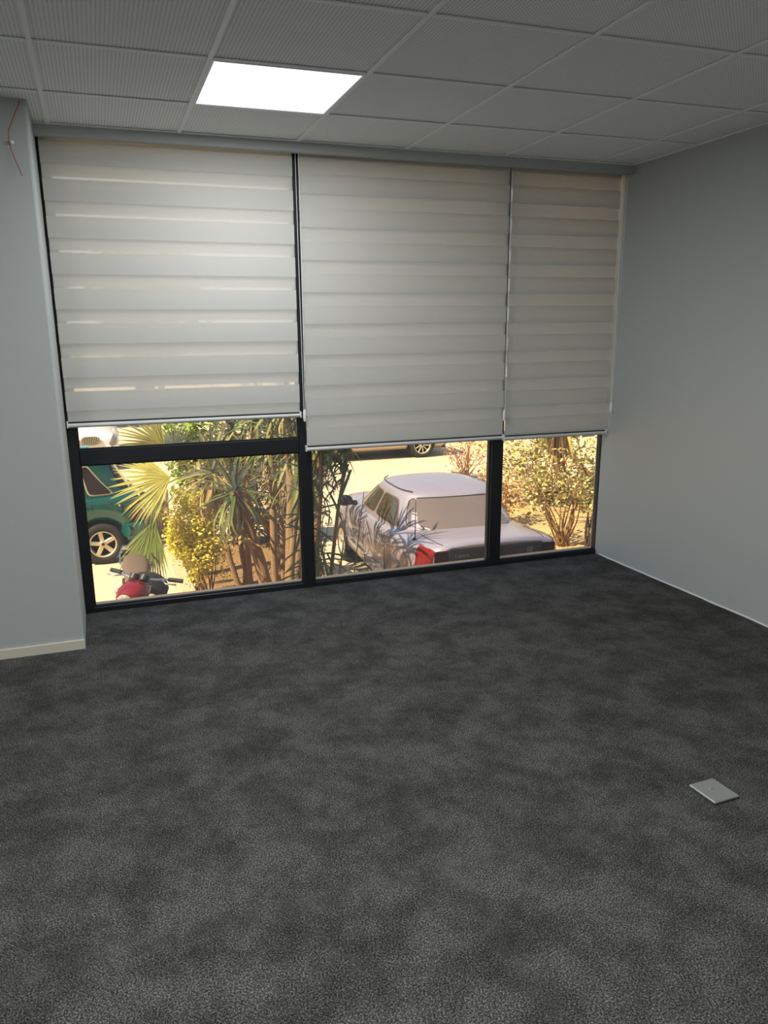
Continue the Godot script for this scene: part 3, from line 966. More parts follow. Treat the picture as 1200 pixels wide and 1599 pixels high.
# a pane with rounded corners lying on the cabin; s0 and s1 are [at the sill, at the roof]
func pane_on(c: Dictionary, side: String, s0: Array, s1: Array, t0: float, t1: float, off: float, round_ := 6.0) -> Shape:
	var rows := []
	for i in 13:
		var t := 0.5 - 0.5 * cos(PI * i / 12.0)
		var k := maxf(0.02, (1.0 - absf(2.0 * t - 1.0) ** round_)) ** (1.0 / round_)
		var a := lerpf(s0[0], s0[1], t)
		var b := lerpf(s1[0], s1[1], t)
		var m := (a + b) / 2.0
		var row := []
		for j in 11:
			row.append(on_cabin(c, side, m + (b - a) / 2.0 * k * (j / 5.0 - 1.0), lerpf(t0, t1, t), off))
		rows.append(row)
	return Shape.new().sheet(rows)


func glazed(o: Node3D, c: Dictionary, called: String, side: String, s0: Array, s1: Array, t0: float, t1: float, glass: String, trim: String) -> void:
	var grow := 0.018
	var seal := part(called + "_seal", pane_on(c, side, [s0[0] - grow, s0[1] - grow], [s1[0] + grow, s1[1] + grow], t0 - 0.03, t1 + 0.03, 0.003, 8.0), mats[trim], o, false)
	part(called, pane_on(c, side, s0, s1, t0, t1, 0.007, 8.0), mats[glass], seal, false)


func wheel(o: Node3D, at: Vector3, r: float, rim_r: float, width: float, spokes: int, spoke_w: float, outward: float) -> void:
	var b := Basis(Vector3.UP, 0.0 if outward > 0.0 else PI)
	var h := width / 2.0
	var tyre := Shape.new().lathe([Vector2(-h, rim_r), Vector2(-h * 1.05, rim_r + (r - rim_r) * 0.5), Vector2(-h * 0.8, r * 0.985), Vector2(-h * 0.4, r), Vector2(h * 0.4, r), Vector2(h * 0.8, r * 0.985), Vector2(h * 1.05, rim_r + (r - rim_r) * 0.5), Vector2(h, rim_r), Vector2(h * 0.2, rim_r * 0.96), Vector2(-h * 0.2, rim_r * 0.96)], 36, at, b, true)
	var w := part("wheel", tyre, mats.rubber, o)
	var rim := Shape.new().lathe([Vector2(h * 0.98, rim_r), Vector2(h * 1.02, rim_r * 0.97), Vector2(h * 0.9, rim_r * 0.90), Vector2(-h * 0.3, rim_r * 0.86), Vector2(-h * 0.3, rim_r)], 36, at, b, true)
	for i in spokes:
		var turn := b * Basis(Vector3.RIGHT, TAU * i / spokes + 0.16)
		rim.box(at + turn * Vector3(h * 0.62, rim_r * 0.52, 0), Vector3(h * 0.4, rim_r * 0.86, spoke_w), 0.008, turn)
	rim.lathe([Vector2(h * 0.3, rim_r * 0.24), Vector2(h * 0.86, rim_r * 0.24), Vector2(h * 0.92, rim_r * 0.18), Vector2(h * 0.92, 0.001)], 16, at, b)
	var rm := part("rim", rim, mats.alloy, w)
	rm.set_meta("label", "pale alloy rim")
	part("hub_cap", Shape.new().lathe([Vector2(h * 0.9, rim_r * 0.13), Vector2(h * 0.98, rim_r * 0.11), Vector2(h * 0.98, 0.001)], 12, at, b), mats.black_plastic, w)
	part("brake_drum", Shape.new().lathe([Vector2(h * 0.1, rim_r * 0.84), Vector2(h * 0.12, 0.001)], 20, at, b), mats.underbody, w)


func car(o: Node3D, c: Dictionary, paint: String) -> void:
	var rings := []
	var u := 0.0
	while u <= c.length + 0.0001:
		var s := section(c, u)
		var ring := []
		for k in 10:
			ring.append(Vector3(-s[k].x, s[k].y, -u))
		for k in range(8, 0, -1):
			ring.append(Vector3(s[k].x, s[k].y, -u))
		rings.append(ring)
		u += 0.04 if u < 0.16 or u > c.length - 0.2 else 0.06
	part("body", Shape.new().loft(rings), mats[paint], o)
	# cabin shell and roof
	rings = []
	for i in 16:
		var t := i / 9.0
		var shrink := 1.0
		var lift := 0.0
		if i > 9:
			shrink = [0.97, 0.91, 0.80, 0.62, 0.36, 0.03][i - 10]
			lift = c.crown * [0.25, 0.42, 0.60, 0.79, 0.94, 1.0][i - 10]
			t = 1.0
		var r := cabin(c, t)
		var cu: float = (r.ur + r.uf) / 2.0
		var a: float = (r.uf - r.ur) / 2.0 * shrink
		var b: float = r.w * shrink
		var ring := []
		for k in 56:
			var ang := TAU * k / 56.0
			var n: float = 2.0 / lerpf(c.corner, 2.6, 0.0 if i <= 9 else (i - 9) / 6.0)
			ring.append(Vector3(-signf(sin(ang)) * absf(sin(ang)) ** n * b, r.h + lift, -(cu + signf(cos(ang)) * absf(cos(ang)) ** n * a)))
		rings.append(ring)
	part("cabin", Shape.new().loft(rings), mats[paint], o)
	part("underbody", Shape.new().box(Vector3(0, along(c.low, c.length / 2.0) + 0.13, -c.length / 2.0), Vector3(c.width[2][1] * 1.55, 0.3, c.length * 0.93)), mats.underbody, o)
	for uw in c.axles:
		for s in [-1, 1]:
			wheel(o, Vector3(s * c.track, c.wheel_r, -uw), c.wheel_r, c.rim_r, 0.19, c.spokes, c.spoke_w, s)


func seam(o: Node3D, c: Dictionary, u: float, k0: float, k1: float, right := false) -> void:
	var pts := []
	for i in 9:
		pts.append(on_body(c, u, lerpf(k0, k1, i / 8.0), 0.0005, right))
	part("door_gap", Shape.new().tube(pts, 0.0045, 5), mats.gasket, o)


func patch(c: Dictionary, u0: float, u1: float, k0: float, k1: float, off: float, right := false) -> Shape:
	var rows := []
	for i in 9:
		var row := []
		for j in 9:
			row.append(on_body(c, lerpf(u0, u1, i / 8.0), lerpf(k0, k1, j / 8.0), off, right))
		rows.append(row)
	return Shape.new().sheet(rows)


func text_part(called: String, words: String, height: float, at: Vector3, b: Basis, m: Material, o: Node3D) -> void:
	var t := TextMesh.new()
	var f := SystemFont.new()
	f.font_names = PackedStringArray(["Droid Serif"])
	f.font_italic = true
	t.font = f
	t.text = words
	t.font_size = 48
	t.pixel_size = height / 48.0
	t.depth = 0.006
	var mi := MeshInstance3D.new()
	mi.name = called
	mi.mesh = t
	mi.material_override = m
	o.add_child(mi, true)
	mi.transform = Transform3D(b, at)


func build_silver_car() -> void:
	var o := thing("silver_sedan", "silver four door sedan parked nose out just below the window", "car", Vector3(0.56, YARD, -2.60), -0.06)
	var c := {
		"length": 4.24, "axles": [0.86, 3.38], "arch": 0.335, "wheel_r": 0.285, "rim_r": 0.185, "track": 0.72, "spokes": 5, "spoke_w": 0.05,
		"width": [[0.0, 0.68], [0.05, 0.73], [0.14, 0.765], [0.35, 0.80], [0.8, 0.83], [2.1, 0.84], [3.3, 0.825], [3.8, 0.78], [4.05, 0.70], [4.2, 0.56], [4.24, 0.48]],
		"side": [[0.0, 0.99], [0.05, 1.02], [0.3, 1.02], [0.7, 0.99], [1.3, 0.955], [2.2, 0.93], [3.2, 0.90], [3.8, 0.80], [4.15, 0.66], [4.24, 0.58]],
		"top": [[0.0, 1.055], [0.04, 1.085], [0.12, 1.09], [0.4, 1.075], [0.8, 1.05], [1.2, 1.04], [3.0, 1.02], [3.3, 0.99], [3.8, 0.90], [4.15, 0.72], [4.24, 0.62]],
		"low": [[0.0, 0.34], [0.1, 0.24], [0.4, 0.22], [3.8, 0.2], [4.1, 0.22], [4.24, 0.32]],
		"belt": 0.95, "roof": 1.335, "crown": 0.095, "rear": [0.52, 1.12], "front": [3.22, 2.45], "cab_w": [0.75, 0.60], "corner": 3.4, "lean": 0.9,
	}
	car(o, c, "paint_silver")
	glazed(o, c, "rear_window", "rear", [-0.88, -0.84], [0.88, 0.84], 0.22, 0.95, "car_glass_sky_tint", "gasket")
	glazed(o, c, "windshield", "front", [-0.84, -0.82], [0.84, 0.82], 0.2, 0.93, "car_glass_dark", "gasket")
	for s in ["left", "right"]:
		glazed(o, c, "rear_side_window", s, [-0.60, -0.56], [0.02, 0.02], 0.16, 0.86, "car_glass", "seat_dusty")
		glazed(o, c, "front_side_window", s, [0.09, 0.09], [0.80, 0.72], 0.16, 0.86, "car_glass", "seat_dusty")
	for right in [false, true]:
		seam(o, c, 1.22, 2.4, 6.0, right)
		seam(o, c, 2.12, 1.6, 6.0, right)
		seam(o, c, 3.08, 1.8, 6.0, right)
		var sx := 1.0 if right else -1.0
		var lamp := part("tail_lamp", patch(c, 0.012, 0.27, 3.3, 6.0, 0.008, right), mats.tail_lens, o, false)
		lamp.set_meta("label", "red wrap round tail lamp")
		part("lens_end", Shape.new().box(Vector3(sx * 0.60, 0.92, 0.004), Vector3(0.15, 0.19, 0.022), 0.008), mats.tail_lens_smoked, lamp)
		# rub strip along the doors and handles
		var strip := []
		for i in 13:
			strip.append(on_body(c, lerpf(1.24, 3.0, i / 12.0), 2.7, 0.006, right))
		part("rub_strip", Shape.new().tube(strip, 0.016, 6), mats.paint_silver, o)
		for u in [1.40, 2.30]:
			var a := on_body(c, u, 4.75, 0.006, right)
			var cup := part("door_handle", Shape.new().ball(a, Vector3(0.018, 0.034, 0.085), 12, 8), mats.paint_silver, o)
			part("handle_recess", Shape.new().ball(a + Vector3(sx * 0.003, -0.006, 0.0), Vector3(0.018, 0.014, 0.055), 10, 6), mats.garnish, cup)
		var gutter := []
		for i in 13:
			var q := on_cabin(c, "right" if right else "left", lerpf(-0.78, 0.85, i / 12.0), 1.0, 0.0)
			gutter.append(q + Vector3(-sx * 0.035, c.crown * 0.45, 0))
		part("roof_strip", Shape.new().tube(gutter, 0.007, 5), mats.garnish, o)
		var mp := Vector3(sx * 0.90, 1.0, -2.78)
		var mirror := part("door_mirror", Shape.new().ball(mp, Vector3(0.105, 0.075, 0.06), 14, 10), mats.black_plastic, o)
		part("mirror_arm", Shape.new().tube([mp + Vector3(-sx * 0.02, -0.03, 0), mp + Vector3(-sx * 0.16, -0.045, -0.02)], [0.03, 0.035], 8), mats.black_plastic, mirror)
		# boot lid gap
		var gap := []
		for i in 7:
			gap.append(on_body(c, lerpf(0.05, 0.60, i / 6.0), lerpf(6.75, 6.9, i / 6.0), 0.001, right))
		part("boot_gap", Shape.new().tube(gap, 0.004, 5), mats.gasket, o)
	# panel between the tail lamps with its lettering
	var tilt := Basis(Vector3.RIGHT, 0.06)
	var pan := part("rear_panel", Shape.new().box(Vector3(0, 0.93, 0.004), Vector3(1.04, 0.21, 0.024), 0.008, tilt), mats.garnish, o)
	pan.set_meta("label", "dark grey panel between the tail lamps")
	text_part("lettering", "Lanos", 0.055, Vector3(-0.38, 0.955, 0.018), tilt, mats.chrome, pan)
	text_part("lettering", "SE", 0.062, Vector3(0.38, 0.955, 0.018), tilt, mats.chrome, pan)
	var bump := []
	for i in 15:
		var f := i / 7.0 - 1.0
		bump.append(Vector3(f * 0.80, 0.50, -0.02 - 0.22 * absf(f) ** 5 + 0.035 * (1.0 - f * f)))
	part("rear_bumper", Shape.new().tube(bump, [0.09, 0.11, 0.12, 0.12, 0.12, 0.12, 0.12, 0.12, 0.12, 0.12, 0.12, 0.12, 0.12, 0.11, 0.09], 12), mats.paint_silver, o)
	# aerial on the left rear wing
	var base := on_body(c, 0.50, 6.25, 0.0)
	var aer := part("aerial", Shape.new().tube([base, base + Vector3(0.005, 0.02, 0), base + Vector3(0.03, 0.42, -0.05)], [0.012, 0.006, 0.003], 6), mats.black_plastic, o)
	part("aerial_foot", Shape.new().ball(base + Vector3(0, 0.004, 0), Vector3(0.022, 0.018, 0.028), 10, 6), mats.black_plastic, aer)
	for right in [false, true]:
		part("head_lamp", patch(c, 3.98, 4.18, 3.2, 5.6, 0.006, right), mats.head_lens, o, false)


func build_teal_car() -> void:
	# side on, nose to the left, its tail behind the fan palm
	var o := thing("teal_hatchback", "teal green hatchback seen from the side behind the motorcycle", "car", Vector3(-2.72, YARD, -7.83), PI / 2.0 + 0.02)
	var c := {
		"length": 3.75, "axles": [0.56, 2.86], "arch": 0.335, "wheel_r": 0.295, "rim_r": 0.19, "track": 0.70, "spokes": 5, "spoke_w": 0.062,
		"width": [[0.0, 0.66], [0.05, 0.72], [0.15, 0.775], [0.5, 0.80], [1.9, 0.81], [3.0, 0.80], [3.5, 0.72], [3.75, 0.55]],
		"side": [[0.0, 0.88], [0.06, 0.92], [0.3, 0.95], [1.2, 0.955], [2.6, 0.93], [3.3, 0.80], [3.75, 0.62]],
		"top": [[0.0, 0.90], [0.06, 0.98], [0.3, 1.0], [2.4, 1.0], [2.7, 0.97], [3.4, 0.86], [3.75, 0.68]],
		"low": [[0.0, 0.36], [0.1, 0.25], [0.4, 0.22], [3.4, 0.22], [3.75, 0.32]],
		"belt": 0.93, "roof": 1.43, "crown": 0.05, "rear": [0.06, 0.36], "front": [2.75, 2.05], "cab_w": [0.755, 0.62], "corner": 5.0, "lean": 0.9,
	}
	car(o, c, "paint_teal")
	glazed(o, c, "rear_window", "rear", [-0.8, -0.76], [0.8, 0.76], 0.14, 0.9, "car_glass_dark", "gasket")
	glazed(o, c, "windshield", "front", [-0.8, -0.8], [0.8, 0.8], 0.14, 0.9, "car_glass_dark", "gasket")
	for s in ["left", "right"]:
		glazed(o, c, "quarter_window", s, [-0.80, -0.62], [-0.55, -0.52], 0.14, 0.9, "car_glass_dark", "alloy")
		glazed(o, c, "rear_side_window", s, [-0.49, -0.46], [-0.02, -0.02], 0.14, 0.9, "car_glass_dark", "alloy")
		glazed(o, c, "front_side_window", s, [0.04, 0.04], [0.74, 0.66], 0.14, 0.9, "car_glass_dark", "alloy")
	for right in [false, true]:
		seam(o, c, 0.66, 3.2, 6.0, right)
		seam(o, c, 1.42, 1.6, 6.0, right)
		seam(o, c, 2.4, 1.8, 6.0, right)
		var sx := 1.0 if right else -1.0
		var lamp := part("tail_lamp", patch(c, 0.005, 0.13, 3.2, 5.3, 0.006, right), mats.tail_lens, o, false)
		lamp.set_meta("label", "red tail lamp")
		part("lens_end", Shape.new().box(Vector3(sx * 0.60, 0.77, 0.004), Vector3(0.14, 0.20, 0.02), 0.006), mats.tail_lens, lamp)
		var line := []
		for i in 13:
			line.append(on_body(c, lerpf(0.14, 3.2, i / 12.0), 4.55, 0.001, right))
		part("body_crease", Shape.new().tube(line, 0.012, 6), mats.paint_teal, o)
		var hp := on_body(c, 0.80, 4.9, 0.008, right)
		part("door_handle", Shape.new().box(hp, Vector3(0.03, 0.035, 0.13), 0.01), mats.black_plastic, o)
	# filler flap with its lock, on the side turned to the window
	var fa := on_body(c, 0.34, 3.9, 0.002)
	var flap := part("filler_flap", Shape.new().box(fa, Vector3(0.008, 0.12, 0.16), 0.003), mats.paint_teal, o)
	part("flap_lock", Shape.new().ball(fa + Vector3(-0.004, 0.015, 0.05), Vector3(0.008, 0.018, 0.018), 8, 6), mats.chrome, flap)
	var bump := []
	for i in 15:
		var f := i / 7.0 - 1.0
		bump.append(Vector3(f * 0.79, 0.47, -0.04 - 0.20 * absf(f) ** 6 + 0.05 * (1.0 - f * f)))
	var bp := part("rear_bumper", Shape.new().tube(bump, 0.10, 12), mats.paint_teal, o)
	for s in [-1, 1]:
		part("bumper_end", Shape.new().box(Vector3(s * 0.795, 0.48, -0.10), Vector3(0.05, 0.19, 0.26), 0.02), mats.paint_teal, bp)


func build_white_car() -> void:
	# nose towards the window, far across the yard
	var o := thing("white_sedan", "white sedan facing the window at the far left, twin rounded grilles", "car", Vector3(-3.60, YARD, -19.9), PI)
	var c := {
		"length": 4.6, "axles": [0.95, 3.75], "arch": 0.36, "wheel_r": 0.32, "rim_r": 0.23, "track": 0.77, "spokes": 7, "spoke_w": 0.04,
		"width": [[0.0, 0.72], [0.1, 0.82], [0.3, 0.88], [1.0, 0.91], [3.6, 0.91], [4.2, 0.88], [4.45, 0.82], [4.55, 0.74], [4.6, 0.68]],
		"side": [[0.0, 0.9], [0.3, 0.96], [2.5, 0.93], [3.4, 0.90], [4.1, 0.84], [4.4, 0.78], [4.55, 0.70], [4.6, 0.62]],
		"top": [[0.0, 0.98], [0.4, 1.06], [3.0, 1.04], [3.4, 1.02], [4.1, 0.96], [4.4, 0.90], [4.54, 0.84], [4.6, 0.74]],
		"low": [[0.0, 0.34], [0.2, 0.22], [4.4, 0.22], [4.6, 0.28]],
		"belt": 0.95, "roof": 1.36, "crown": 0.05, "rear": [0.6, 1.3], "front": [3.3, 2.5], "cab_w": [0.80, 0.58], "corner": 4.2, "lean": 0.85,
	}
	car(o, c, "paint_white")
	glazed(o, c, "windshield", "front", [-0.86, -0.84], [0.86, 0.84], 0.14, 0.93, "car_glass_dark", "gasket")
	glazed(o, c, "rear_window", "rear", [-0.86, -0.8], [0.86, 0.8], 0.2, 0.93, "car_glass_dark", "gasket")
	for s in ["left", "right"]:
		glazed(o, c, "side_window", s, [-0.5, -0.45], [0.78, 0.70], 0.14, 0.86, "car_glass_dark", "gasket")
	for k in [-1, 1]:
		var at := Vector3(k * 0.235, 0.74, -4.605)
		# kidney grille: bright ring round an upright mesh
		var outline := []
		for i in 24:
			var a := TAU * i / 24.0
			outline.append(at + Vector3(signf(cos(a)) * absf(cos(a)) ** 0.55 * 0.20 + k * 0.0, signf(sin(a)) * absf(sin(a)) ** 0.6 * 0.095, 0))
		outline.append(outline[0])
		var grille := part("grille", Shape.new().box(at, Vector3(0.36, 0.17, 0.02), 0.02), mats.black_plastic, o)
		part("grille_ring", Shape.new().tube(outline, 0.018, 6, false), mats.head_lens, grille)
		for i in 9:
			part("grille_bar", Shape.new().box(at + Vector3(-0.16 + i * 0.04, 0, -0.012), Vector3(0.016, 0.15, 0.016)), mats.alloy, grille)
		var lamp := part("head_lamp", patch(c, 4.30, 4.585, 4.2, 6.1, 0.010, k > 0), mats.head_lens, o, false)
		part("lamp_lid", Shape.new().tube([on_body(c, 4.22, 6.2, 0.012, k > 0), on_body(c, 4.45, 6.2, 0.012, k > 0), on_body(c, 4.59, 6.0, 0.012, k > 0)], 0.014, 6), mats.chrome, lamp)
		var mp := Vector3(k * 1.02, 1.03, -3.05)
		var mirror := part("door_mirror", Shape.new().box(mp, Vector3(0.22, 0.15, 0.12), 0.04), mats.paint_white, o)
		part("mirror_arm", Shape.new().box(mp + Vector3(-k * 0.12, -0.06, 0.02), Vector3(0.12, 0.04, 0.06), 0.01), mats.black_plastic, mirror)
	var plate := part("number_plate", Shape.new().box(Vector3(0, 0.545, -4.62), Vector3(0.36, 0.17, 0.012), 0.004), mats.plate_white, o)
	part("plate_band", Shape.new().box(Vector3(0, 0.593, -4.628), Vector3(0.35, 0.062, 0.006), 0.002), mats.plate_blue, plate)
	plate.set_meta("label", "number plate with a blue top band")
	part("lower_intake", Shape.new().box(Vector3(0, 0.36, -4.60), Vector3(0.9, 0.12, 0.03), 0.01), mats.black_plastic, o)


func build_far_cars() -> void:
	var c := {
		"length": 4.5, "axles": [0.85, 3.62], "arch": 0.37, "wheel_r": 0.335, "rim_r": 0.235, "track": 0.79, "spokes": 10, "spoke_w": 0.03,
		"width": [[0.0, 0.72], [0.1, 0.82], [0.4, 0.90], [3.9, 0.90], [4.3, 0.84], [4.45, 0.72], [4.5, 0.62]],
		"side": [[0.0, 0.95], [0.3, 1.0], [2.5, 0.98], [3.6, 0.94], [4.2, 0.84], [4.5, 0.68]],
		"top": [[0.0, 1.02], [0.4, 1.1], [3.0, 1.08], [3.6, 1.03], [4.3, 0.92], [4.5, 0.74]],
		"low": [[0.0, 0.36], [0.2, 0.24], [4.2, 0.24], [4.5, 0.34]],
		"belt": 0.99, "roof": 1.48, "crown": 0.05, "rear": [0.3, 0.85], "front": [3.35, 2.5], "cab_w": [0.80, 0.64], "corner": 4.5, "lean": 0.85,
	}
	for k in [["beige_car", "beige car parked side on across the yard, one alloy wheel showing", Vector3(1.10, YARD, -15.20), -PI / 2.0 - 0.02, "paint_beige"], ["white_car", "white car mostly hidden by the twiggy bush at the back", Vector3(7.0, YARD, -17.6), -PI / 2.0 - 0.2, "paint_white"]]:
		var o := thing(k[0], k[1], "car", k[2], k[3])
		car(o, c, k[4])
		glazed(o, c, "rear_window", "rear", [-0.84, -0.8], [0.84, 0.8], 0.14, 0.92, "car_glass_dark", "gasket")
		glazed(o, c, "windshield", "front", [-0.84, -0.82], [0.84, 0.82], 0.14, 0.92, "car_glass_dark", "gasket")
		for s in ["left", "right"]:
			glazed(o, c, "rear_side_window", s, [-0.6, -0.55], [0.0, 0.0], 0.14, 0.86, "car_glass_dark", "gasket")
			glazed(o, c, "front_side_window", s, [0.07, 0.07], [0.76, 0.68], 0.14, 0.86, "car_glass_dark", "gasket")
		for right in [false, true]:
			seam(o, c, 1.3, 1.8, 6.0, right)
			seam(o, c, 2.3, 1.6, 6.0, right)
			seam(o, c, 3.2, 1.8, 6.0, right)
			part("head_lamp", patch(c, 4.1, 4.42, 4.2, 5.9, 0.008, right), mats.head_lens, o, false)
			part("tail_lamp", patch(c, 0.02, 0.3, 4.0, 5.9, 0.008, right), mats.tail_lens, o, false)


func build_motorcycle() -> void:
	# leans on its side stand, front towards the window, bars turned
	var o := thing("motorcycle", "red and black motorcycle with a chrome rack leaning below the left pane", "motorcycle", Vector3(-3.04, YARD, -3.5), -0.03)
	o.rotation.z = -0.10
	# local: +z is forward, y up, x to the right in the picture
	for z in [-0.62, 0.62]:
		var w := part("wheel", Shape.new().lathe([Vector2(-0.04, 0.22), Vector2(-0.045, 0.26), Vector2(0.0, 0.29), Vector2(0.045, 0.26), Vector2(0.04, 0.22)], 30, Vector3(0, 0.29, z), Basis.IDENTITY, true), mats.rubber, o)
		var rim := Shape.new().lathe([Vector2(-0.03, 0.225), Vector2(0.03, 0.225), Vector2(0.02, 0.205), Vector2(-0.02, 0.205)], 30, Vector3(0, 0.29, z), Basis.IDENTITY, true)
		for i in 10:
			rim.box(Vector3(0, 0.29, z) + Basis(Vector3.RIGHT, TAU * i / 10.0) * Vector3(0, 0.11, 0), Vector3(0.008, 0.2, 0.008), 0.0, Basis(Vector3.RIGHT, TAU * i / 10.0))
		part("rim", rim, mats.alloy, w)
	part("engine", Shape.new().box(Vector3(0, 0.42, 0.02), Vector3(0.26, 0.26, 0.42), 0.05).tube([Vector3(0.1, 0.36, 0.2), Vector3(0.13, 0.26, 0.0), Vector3(0.14, 0.28, -0.75)], [0.025, 0.03, 0.045], 10), mats.steel_dark, o)
	part("frame", Shape.new().tube([Vector3(0, 0.29, -0.62), Vector3(0, 0.62, -0.45), Vector3(0, 0.68, 0.0), Vector3(0, 0.84, 0.42)], 0.022, 8).tube([Vector3(0, 0.84, 0.42), Vector3(0, 0.36, 0.28), Vector3(0, 0.30, -0.1), Vector3(0, 0.29, -0.62)], 0.02, 8), mats.black_plastic, o)
	# seat: a long dusty pad that narrows to the tank
	var rings := []
	for k in [[-0.80, 0.10, 0.80, 0.03], [-0.74, 0.125, 0.815, 0.05], [-0.45, 0.14, 0.82, 0.055], [-0.25, 0.13, 0.79, 0.05], [-0.08, 0.11, 0.78, 0.045], [-0.02, 0.09, 0.78, 0.03]]:
		var ring := []
		for i in 14:
			var a := TAU * i / 14.0
			ring.append(Vector3(cos(a) * k[1], k[2] + signf(sin(a)) * absf(sin(a)) ** 0.6 * k[3], k[0]))
		rings.append(ring)
	part("seat", Shape.new().loft(rings), mats.seat_dusty, o)
	# tank with a black leather cover
	rings = []
	for k in [[-0.08, 0.08, 0.77, 0.05], [-0.02, 0.14, 0.78, 0.08], [0.14, 0.19, 0.80, 0.13], [0.32, 0.20, 0.815, 0.145], [0.46, 0.175, 0.80, 0.13], [0.54, 0.10, 0.77, 0.08]]:
		var ring := []
		for i in 16:
			var a := TAU * i / 16.0
			ring.append(Vector3(cos(a) * k[1] + 0.09, k[2] + sin(a) * k[3], k[0]))
		rings.append(ring)
	part("tank_cover", Shape.new().loft(rings), mats.seat_black, o)
	part("side_panel", Shape.new().box(Vector3(-0.12, 0.62, -0.25), Vector3(0.03, 0.18, 0.3), 0.02).box(Vector3(0.12, 0.62, -0.25), Vector3(0.03, 0.18, 0.3), 0.02), mats.paint_red, o)
	# luggage rack with a row of holes: a plate framed by a tube
	var rack := part("luggage_rack", Shape.new().tube([Vector3(-0.15, 0.80, -0.55), Vector3(-0.16, 0.87, -0.72), Vector3(-0.13, 0.885, -1.0), Vector3(0.0, 0.89, -1.04), Vector3(0.13, 0.885, -1.0), Vector3(0.16, 0.87, -0.72), Vector3(0.15, 0.80, -0.55)], 0.011, 8), mats.chrome, o)
	part("rack_plate", Shape.new().box(Vector3(0, 0.882, -0.93), Vector3(0.26, 0.01, 0.12), 0.003, Basis(Vector3.RIGHT, -0.05)), mats.alloy, rack)
	for i in 4:
		part("plate_hole", Shape.new().lathe([Vector2(-0.001, 0.013), Vector2(0.0015, 0.013), Vector2(0.0015, 0.0005)], 10, Vector3(-0.09 + i * 0.06, 0.888, -0.92), Basis(Vector3.BACK, PI / 2.0)), mats.underbody, rack)
	# steering: bars, clocks, red cowl with the head lamp, fork, front mudguard
	var st := Node3D.new()
	st.name = "steering"
	o.add_child(st, true)
	st.position = Vector3(0.02, 0, 0.56)
	st.rotation.y = -0.55
	part("handlebar", Shape.new().tube([Vector3(-0.36, 0.985, -0.10), Vector3(-0.22, 0.99, -0.06), Vector3(-0.10, 0.985, 0.0), Vector3(0.10, 0.985, 0.0), Vector3(0.22, 0.99, -0.06), Vector3(0.36, 0.985, -0.10)], 0.012, 8), mats.chrome, st)
	for s in [-1, 1]:
		part("grip", Shape.new().tube([Vector3(s * 0.24, 0.99, -0.066), Vector3(s * 0.37, 0.985, -0.104)], 0.021, 10), mats.black_plastic, st)
		part("lever", Shape.new().tube([Vector3(s * 0.20, 0.985, -0.03), Vector3(s * 0.26, 0.975, 0.02), Vector3(s * 0.35, 0.97, -0.01)], [0.009, 0.007, 0.008], 6), mats.chrome, st)
		part("fork_leg", Shape.new().tube([Vector3(s * 0.085, 0.93, 0.0), Vector3(s * 0.085, 0.29, 0.18)], 0.02, 8), mats.chrome, st)
		part("indicator", Shape.new().ball(Vector3(s * 0.17, 0.86, 0.10), Vector3(0.035, 0.028, 0.04), 10, 7), mats.head_lens, st)
	part("clocks", Shape.new().tube([Vector3(-0.05, 0.98, 0.05), Vector3(-0.05, 1.02, 0.02)], 0.042, 14).tube([Vector3(0.05, 0.98, 0.05), Vector3(0.05, 1.02, 0.02)], 0.042, 14), mats.black_plastic, st)
	for s in [-1, 1]:
		part("clock_face", Shape.new().tube([Vector3(s * 0.05, 1.018, 0.021), Vector3(s * 0.05, 1.023, 0.018)], 0.032, 14), mats.head_lens, st)
	rings = []
	for k in [[0.03, 0.09, 0.88, 0.08], [0.08, 0.125, 0.88, 0.11], [0.18, 0.13, 0.86, 0.115], [0.25, 0.11, 0.84, 0.095], [0.28, 0.085, 0.83, 0.08]]:
		var ring := []
		for i in 16:
			var a := TAU * i / 16.0
			ring.append(Vector3(cos(a) * k[1], k[2] + signf(sin(a)) * absf(sin(a)) ** 0.7 * k[3], k[0]))
		rings.append(ring)
	part("cowl", Shape.new().loft(rings), mats.paint_red, st)
	part("head_lamp", Shape.new().ball(Vector3(0, 0.83, 0.275), Vector3(0.085, 0.075, 0.03), 16, 8), mats.head_lens, st)
	var guard := []
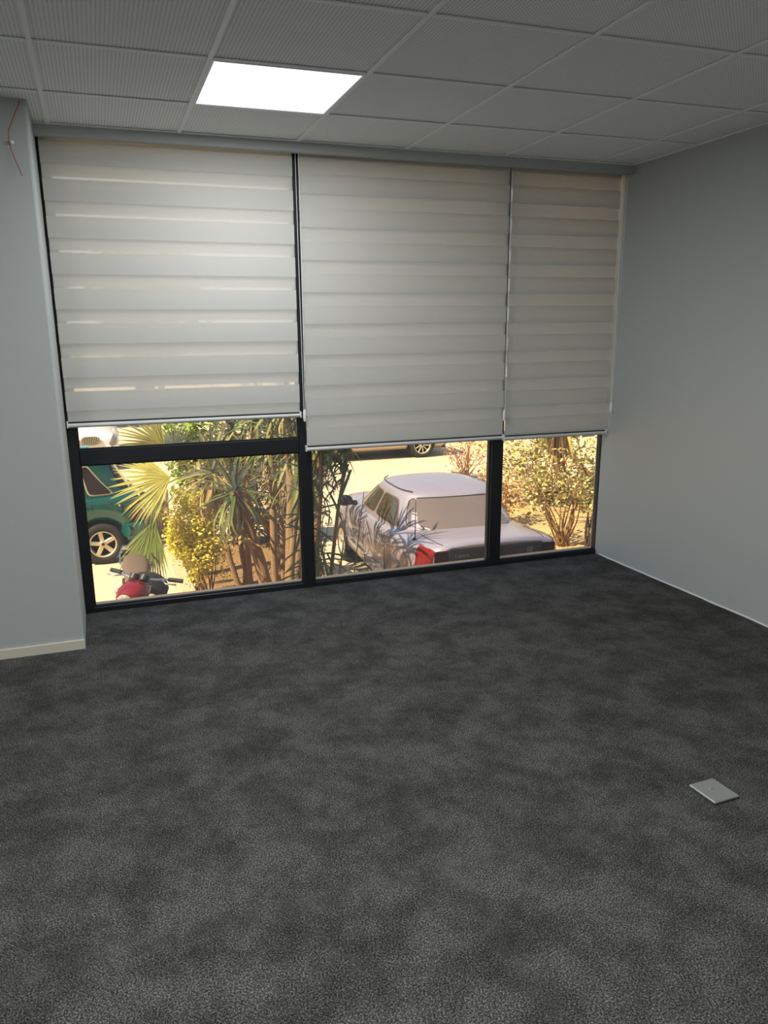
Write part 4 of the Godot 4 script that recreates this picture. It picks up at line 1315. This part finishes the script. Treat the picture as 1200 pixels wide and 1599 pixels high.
	for i in 9:
		var a := lerpf(-0.5, 2.0, i / 8.0)
		guard.append([Vector3(-0.06, 0.29 + cos(a) * 0.31, 0.18 + sin(a) * 0.31), Vector3(0, 0.29 + cos(a) * 0.335, 0.18 + sin(a) * 0.335), Vector3(0.06, 0.29 + cos(a) * 0.31, 0.18 + sin(a) * 0.31)])
	part("mudguard", Shape.new().sheet(guard), mats.paint_red, st, false)
	part("side_stand", Shape.new().tube([Vector3(0.08, 0.33, 0.05), Vector3(0.24, 0.04, 0.0)], 0.011, 6), mats.black_plastic, o)


# ---------------------------------------------------------------- assembly
func _ready() -> void:
	# camera
	var cam := Camera3D.new()
	cam.name = "camera"
	add_child(cam)
	var near := 0.05
	var focal := 1218.18
	cam.set_frustum(2.0 * near * 799.5 / focal, Vector2(18.43, 32.81) / focal * near, near, 300.0)
	cam.transform = Transform3D(Basis.from_euler(Vector3(-0.2515, -0.3374, -0.0103), EULER_ORDER_YXZ), Vector3(-3.1973, 1.5064, 4.2721))
	cam.current = true
	# sky and sun
	var sky := ProceduralSkyMaterial.new()
	sky.sky_top_color = Color(0.50, 0.60, 0.76)
	sky.sky_horizon_color = Color(0.86, 0.86, 0.82)
	sky.sky_curve = 0.2
	sky.ground_horizon_color = Color(0.80, 0.74, 0.62)
	sky.ground_bottom_color = Color(0.70, 0.62, 0.48)
	sky.sun_angle_max = 8.0
	var env := Environment.new()
	env.background_mode = Environment.BG_SKY
	env.sky = Sky.new()
	env.sky.sky_material = sky
	env.background_energy_multiplier = 1.0
	env.tonemap_mode = Environment.TONE_MAPPER_LINEAR
	env.tonemap_exposure = 1.05
	env.sdfgi_enabled = true
	env.ssao_enabled = true
	env.ssil_enabled = true
	var we := WorldEnvironment.new()
	we.name = "surroundings"
	we.environment = env
	add_child(we)
	var sun := DirectionalLight3D.new()
	sun.name = "sun"
	add_child(sun)
	sun.look_at_from_position(Vector3.ZERO, -Vector3(-0.60, 0.77, 0.20))
	sun.light_color = Color(1.0, 0.925, 0.78)
	sun.light_energy = 2.9
	sun.light_angular_distance = 0.6
	sun.shadow_enabled = true
	make_materials()
	build_room()
	build_ceiling()
	build_window()
	build_yard()
	build_fittings()
	build_silver_car()
	build_teal_car()
	build_white_car()
	build_far_cars()
	build_motorcycle()
	build_plants()
